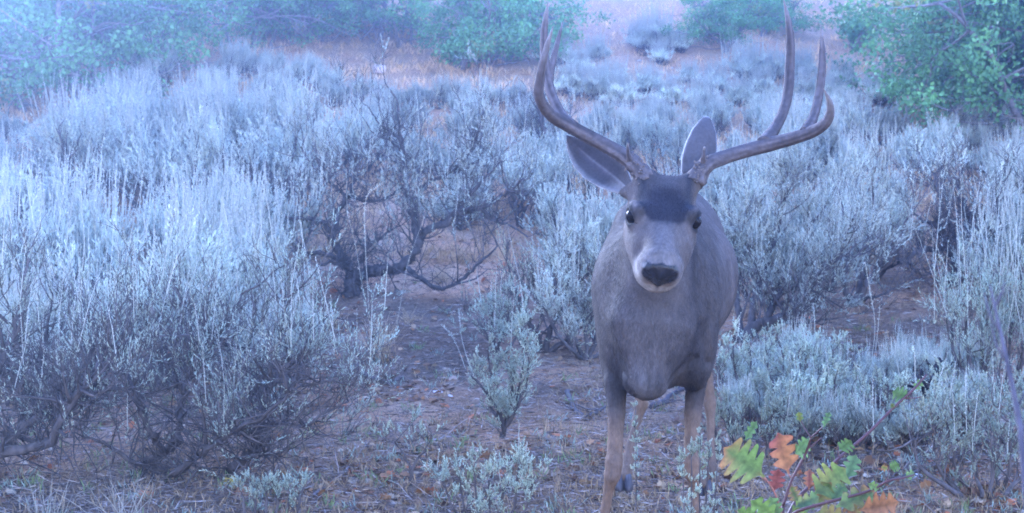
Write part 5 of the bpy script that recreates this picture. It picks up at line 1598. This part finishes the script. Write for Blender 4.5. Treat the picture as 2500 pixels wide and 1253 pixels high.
def build_oaks():
    protos = [oak_mesh(11, 2.6, 1.5, 5, 1.15, 4), oak_mesh(12, 2.2, 1.2, 4, 1.2, 3), oak_mesh(13, 2.9, 1.7, 6, 1.0, 6), oak_mesh(14, .55, .30, 3, .5, 0, ll=.06)]
    roots = {}
    def put(px, py, pr, sc, label, rz=0.0, dy=0.0, z=None):
        p, D = ground_at(px, py) if z is None else (None, None)
        p = p.copy(); p[1] += dy; p[2] = float(ground_z(p[0], p[1]))
        grp = 'oaks along the top of the slope'
        if pr not in roots:
            r = empty('oak_tree', p); tag(r, label, 'oak tree', grp)
            g, gl = protos[pr]
            link('trunk', g.mesh('trunk'), M_oakb(), r); link('crown', gl.mesh('crown', smooth=False), M_oakl(), r)
            r.rotation_euler = (0, 0, rz); r.scale = (sc, sc, sc); roots[pr] = r
        else: copy_thing(roots[pr], p, rz, sc, label, grp)
    put(110, 268, 0, 1.0, 'green oak filling the top left corner, its leaves reaching the sagebrush', 1.0)
    put(-150, 300, 1, 1.2, 'oak cut off by the left edge beside the corner oak', 2.0)
    put(340, 175, 1, .80, 'oak between the corner oak and the shadowed one, pale leaves', 4.0)
    put(600, 125, 2, .62, 'shadowed oak at the top left with dim trunks and few lit leaves', 0.5)
    put(800, 95, 1, .75, 'oak left of the long dead limb on the orange slope', 2.6)
    put(980, 105, 0, .60, 'oak with grey drooping dead limbs above the orange slope', 3.3)
    put(1175, 165, 1, .72, 'oak with a thick leaning trunk just left of the antlers', 5.2)
    put(1765, 118, 1, .46, 'oak with pale dead limbs at the top between the antlers', 3.9)
    put(1860, 85, 1, .46, 'low oak behind the tall inner tine of the right antler', 0.2)
    put(2600, 345, 0, .98, 'large oak at the right edge with dense green leaves', 2.2)
    put(2440, 285, 1, .74, 'bright green oak left of the large right edge oak', 5.9)
    put(2640, 330, 1, 1.1, 'oak cut by the right edge behind the large oak', 1.1)
    put(2500, 130, 2, .8, 'bluish oak in the top right corner behind the others', 4.4)
    put(2370, 70, 1, .60, 'oak at the top behind the bright green oak', 3.0)
    put(2092, 112, 3, .7, 'tiny green oak shoot on the orange slope', 0)
    put(1112, 165, 3, .8, 'small bright oak sprout at the foot of the leaning trunk', 2)
    for q, (px, dy, sc) in enumerate(((-100, 2.5, 1), (220, 2.5, 1), (470, 2.2, .8), (720, 2.0, .8), (950, 2.0, .7), (1130, 2.2, .6), (1780, 1.6, .5), (2420, 3.0, 1))):
        put(px, 20, q % 3, sc, ['oak high behind the corner oak, by the left edge', 'oak high behind the corner oak, above its right half', 'oak high behind the shadowed oak', 'oak high behind the gap over the orange slope, left part', 'oak high above the drooping dead limbs', 'oak high behind the leaning trunk', 'oak crown cut by the top edge between the antlers', 'oak high in the top right corner'][q], q * 1.3, dy)

def build_small():
    rock(925, 180, 46, 'pale boulder on the orange slope below the oaks', (.62, .48, .42), .75, 1)
    for k, (px, py, w_, lb) in enumerate([
        (1530, 172, 20, 'pale stone on the slope, left end of the stone row'), (1527, 160, 12, 'small pale stone just above the left end of the stone row'),
        (1575, 196, 26, 'largest pale stone low in the stone row'), (1612, 180, 22, 'flat pale stone right of the largest one'),
        (1648, 210, 18, 'pale stone below the middle of the stone row'), (1695, 176, 24, 'grey stone towards the right of the stone row'),
        (1730, 180, 28, 'wide grey stone at the right end of the stone row'), (1500, 186, 16, 'small stone left of the stone row in dry grass'),
        (1560, 150, 14, 'small pale stone above the stone row'), (1640, 168, 12, 'tiny stone in the middle of the stone row'),
        (2052, 44, 16, 'white stone high on the right orange slope'), (2108, 44, 12, 'tiny pale stone near the right oak, high on the slope'),
        (1770, 196, 14, 'small stone just past the right end of the stone row')]):
        rock(px, py, w_, lb, (.52, .45, .42) if k % 3 else (.62, .56, .52), .55, 10 + k, group='pale stones on the slope')
    rock(1072, 958, 34, 'flat whitish stone in the dirt path', (.66, .60, .60), .25, 31)
    rock(1102, 968, 24, 'smaller whitish stone touching the flat one', (.60, .55, .56), .3, 32)
    rock(1106, 932, 28, 'tan lump of rock behind the two whitish stones', (.40, .29, .22), .8, 33)
    rock(2240, 1168, 44, 'broken whitish rock low on the right beyond the oak twigs', (.58, .56, .58), .35, 34)
    dw = (.115, .095, .09)
    branch([(868, 898), (900, 925), (945, 938), (984, 925)], .014, .006, 'curved grey dead branch on the dirt right of the near left bush', dw, seed=1)
    branch([(1385, 960), (1408, 1012), (1440, 1020), (1480, 1002)], .011, .006, 'bent dead branch lying behind the left foreleg', dw, seed=2)
    branch([(1590, 1000), (1620, 985), (1660, 960), (1700, 950)], .014, .006, 'dark dead branch on the ground under the belly', (.10, .08, .08), seed=3)
    branch([(1040, 1085), (1120, 1072), (1165, 1090)], .006, .003, 'thin pale stick lying across the path', (.34, .28, .26), seed=4, twigs=2)
    branch([(760, 1220), (840, 1160), (900, 1085)], .005, .003, 'thin dead stick on the ground right of the near left bush', (.30, .25, .24), seed=5, twigs=3)
    branch([(2020, 830), (2080, 850), (2140, 862)], .010, .005, 'dead branch lying on the bare patch right of the deer', dw, seed=6)
    branch([(2150, 1205), (2260, 1165), (2380, 1120)], .005, .003, 'long dead branch lying in the lower right sagebrush', (.09, .075, .075), seed=8, twigs=8, lift=.03, tw_len=.2)
    g0, D1 = ground_at(2262, 975); D1 -= .45
    branch([(2262, 978, D1), (2272, 945, D1), (2290, 915, D1 + .02), (2296, 880, D1 + .05)], .022, .012, 'blackened broken stump branch standing in the right sagebrush', (.018, .016, .018), seed=7, twigs=3, lift=0)
    branch([(2256, 975, D1 - .1), (2254, 940, D1 - .1), (2248, 905, D1 - .08)], .016, .008, 'shorter blackened stub beside the broken stump branch', (.018, .016, .018), seed=9, twigs=1)
    # twig close to the lens
    p0 = np.array([.47, 1.12, float(ground_z(.47, 1.12))])
    P = catmull([p0, W(2560, 1600, 1.15), W(2512, 1253, 1.15), W(2490, 1040, 1.16), W(2462, 900, 1.17), W(2440, 800, 1.18), W(2418, 700, 1.19)], 8)
    g = Geo(); rg = np.random.default_rng(4); tube(g, P - p0, np.interp(np.linspace(0, 1, len(P)), [0, .5, 1], [.004, .0024, .0008]), 8, (.09, .085, .11), rough=.15, rng=rg)
    for q in (18, 26, 33, 39, 44):
        tube(g, [P[q] - p0, P[q] - p0 + np.array([(-1) ** q * .008, .004, .014]), P[q] - p0 + np.array([(-1) ** q * .013, .006, .034])], [.0013, .001, .0004], 5, (.09, .085, .11))
    o = link('bare_twig', g.mesh('bare_twig'), mat_cache('dead_wood')); o.location = p0
    tag(o, 'thin pale twig very near the camera, leaning up along the right edge', 'twig')
    stalk([(905, 838), (900, 740), (892, 600), (893, 490), (925, 452)], 'tall pale dry stalk bending right at its tip, before the crooked bush', seed=1)
    stalk([(2128, 885), (2136, 790), (2122, 700), (2112, 640)], 'long thin pale stalk on the bare patch right of the deer', seed=2, heads=8)
    stalk([(2132, 885), (2142, 820), (2148, 745)], 'shorter dry stalk crossing the long thin one', seed=3, heads=10)
    stalk([(960, 838), (985, 700), (1000, 630), (1040, 520)], 'slanted thin grass stalk right of the tall bending one', seed=4, heads=6, r=.001)
    stalk([(915, 830), (885, 700), (868, 600), (845, 510)], 'thin stalk leaning left before the crooked trunk', seed=5, heads=6, r=.001)
    stalk([(1140, 905), (1118, 850), (1098, 815), (1078, 795)], 'bristly leaning stalk left of the rounded young sagebrush', seed=6, heads=20, col=(.46, .46, .40))
    stalk([(1150, 900), (1128, 830), (1122, 775), (1120, 755)], 'upright bristly stalk left of the rounded young sagebrush', seed=7, heads=20, col=(.46, .46, .40))
    stalk([(780, 820), (792, 780), (800, 745), (812, 735)], 'short curled stalk at the right side of the near left bush', seed=8, heads=10)
    for k, (px, py, hp, lb) in enumerate([
        (930, 880, 150, 'tall tan bunch of dry grass in front of the crooked bush'), (820, 800, 70, 'low dull dry grass clump left of the tall tan bunch'),
        (1420, 1060, 40, 'small dry grass clump left of the foreleg'), (1000, 790, 60, 'thin dry grass clump behind the tall tan bunch'),
        (2180, 860, 50, 'dry grass clump on the bare patch right of the deer'), (1080, 690, 70, 'pale dry grass under the crooked limb'),
        (1130, 640, 60, 'pale dry grass further back under the crooked limb'), (2290, 790, 50, 'dry grass below the dark gnarled bush'), (1560, 1240, 60, 'yellowish grass tuft between the hooves'),
        (300, 1290, 190, 'long loose grass blades at the bottom left corner'), (120, 1290, 170, 'loose grass blades left of the other bottom corner tuft')]):
        grass_tuft(px, py, hp, lb, n=[110, 60, 40, 40, 40, 70, 60, 50, 50, 40, 40][k], seed=k, spread=.22 if k == 0 else .4, col=(.50, .37, .23) if k < 9 else (.38, .34, .27))
    # one big fallen leaf under the near left bush
    rng = np.random.default_rng(9)
    for k, (px, py, c, lb) in enumerate([(560, 1190, (.50, .36, .07), 'yellow fallen oak leaf under the near left bush'), (590, 1215, (.42, .17, .09), 'rust coloured fallen leaf just below the yellow one'), (350, 1222, (.38, .17, .09), 'rust coloured fallen leaf at the bottom, below the near left bush')]):
        p, D = ground_at(px, py); g = Geo()
        oak_leaves(g, np.array([[-.03, 0, .012]]), np.array([[.95, .1, .28]]), unit(np.array([[-.28, -.75, .8]])), np.array([.062]), np.array([c]), rng)
        o = link('fallen_leaf', g.mesh('fallen_leaf', smooth=False), mat_cache('dead_leaf')); o.location = p
        tag(o, lb, 'leaf')

def build_haze():
    x0, x1, y0, y1, z0, z1 = -12, 12, -1.5, 26, -4, 11
    V = np.array([[x, y, z] for x in (x0, x1) for y in (y0, y1) for z in (z0, z1)], float)
    f = np.array([[0, 1, 3, 2], [4, 6, 7, 5], [0, 4, 5, 1], [2, 3, 7, 6], [0, 2, 6, 4], [1, 5, 7, 3]])
    me = make_mesh('haze', V, [f], smooth=False)
    m = bpy.data.materials.new('haze'); m.use_nodes = True; nt = m.node_tree; nt.nodes.clear()
    out = nt.nodes.new('ShaderNodeOutputMaterial'); v = nt.nodes.new('ShaderNodeVolumePrincipled')
    v.inputs['Color'].default_value = (.42, .60, 1, 1); v.inputs['Density'].default_value = HAZE_D; v.inputs['Anisotropy'].default_value = .88
    nt.links.new(v.outputs[0], out.inputs['Volume'])
    o = link('haze', me, m); tag(o, kind='stuff', label='thin blue haze in the air', cat='haze')

HAZE_D = .0145
build_ground()
build_heroes()
build_field(); build_oaks(); build_litter()
build_small(); oak_sapling()
build_haze()
build_deer()
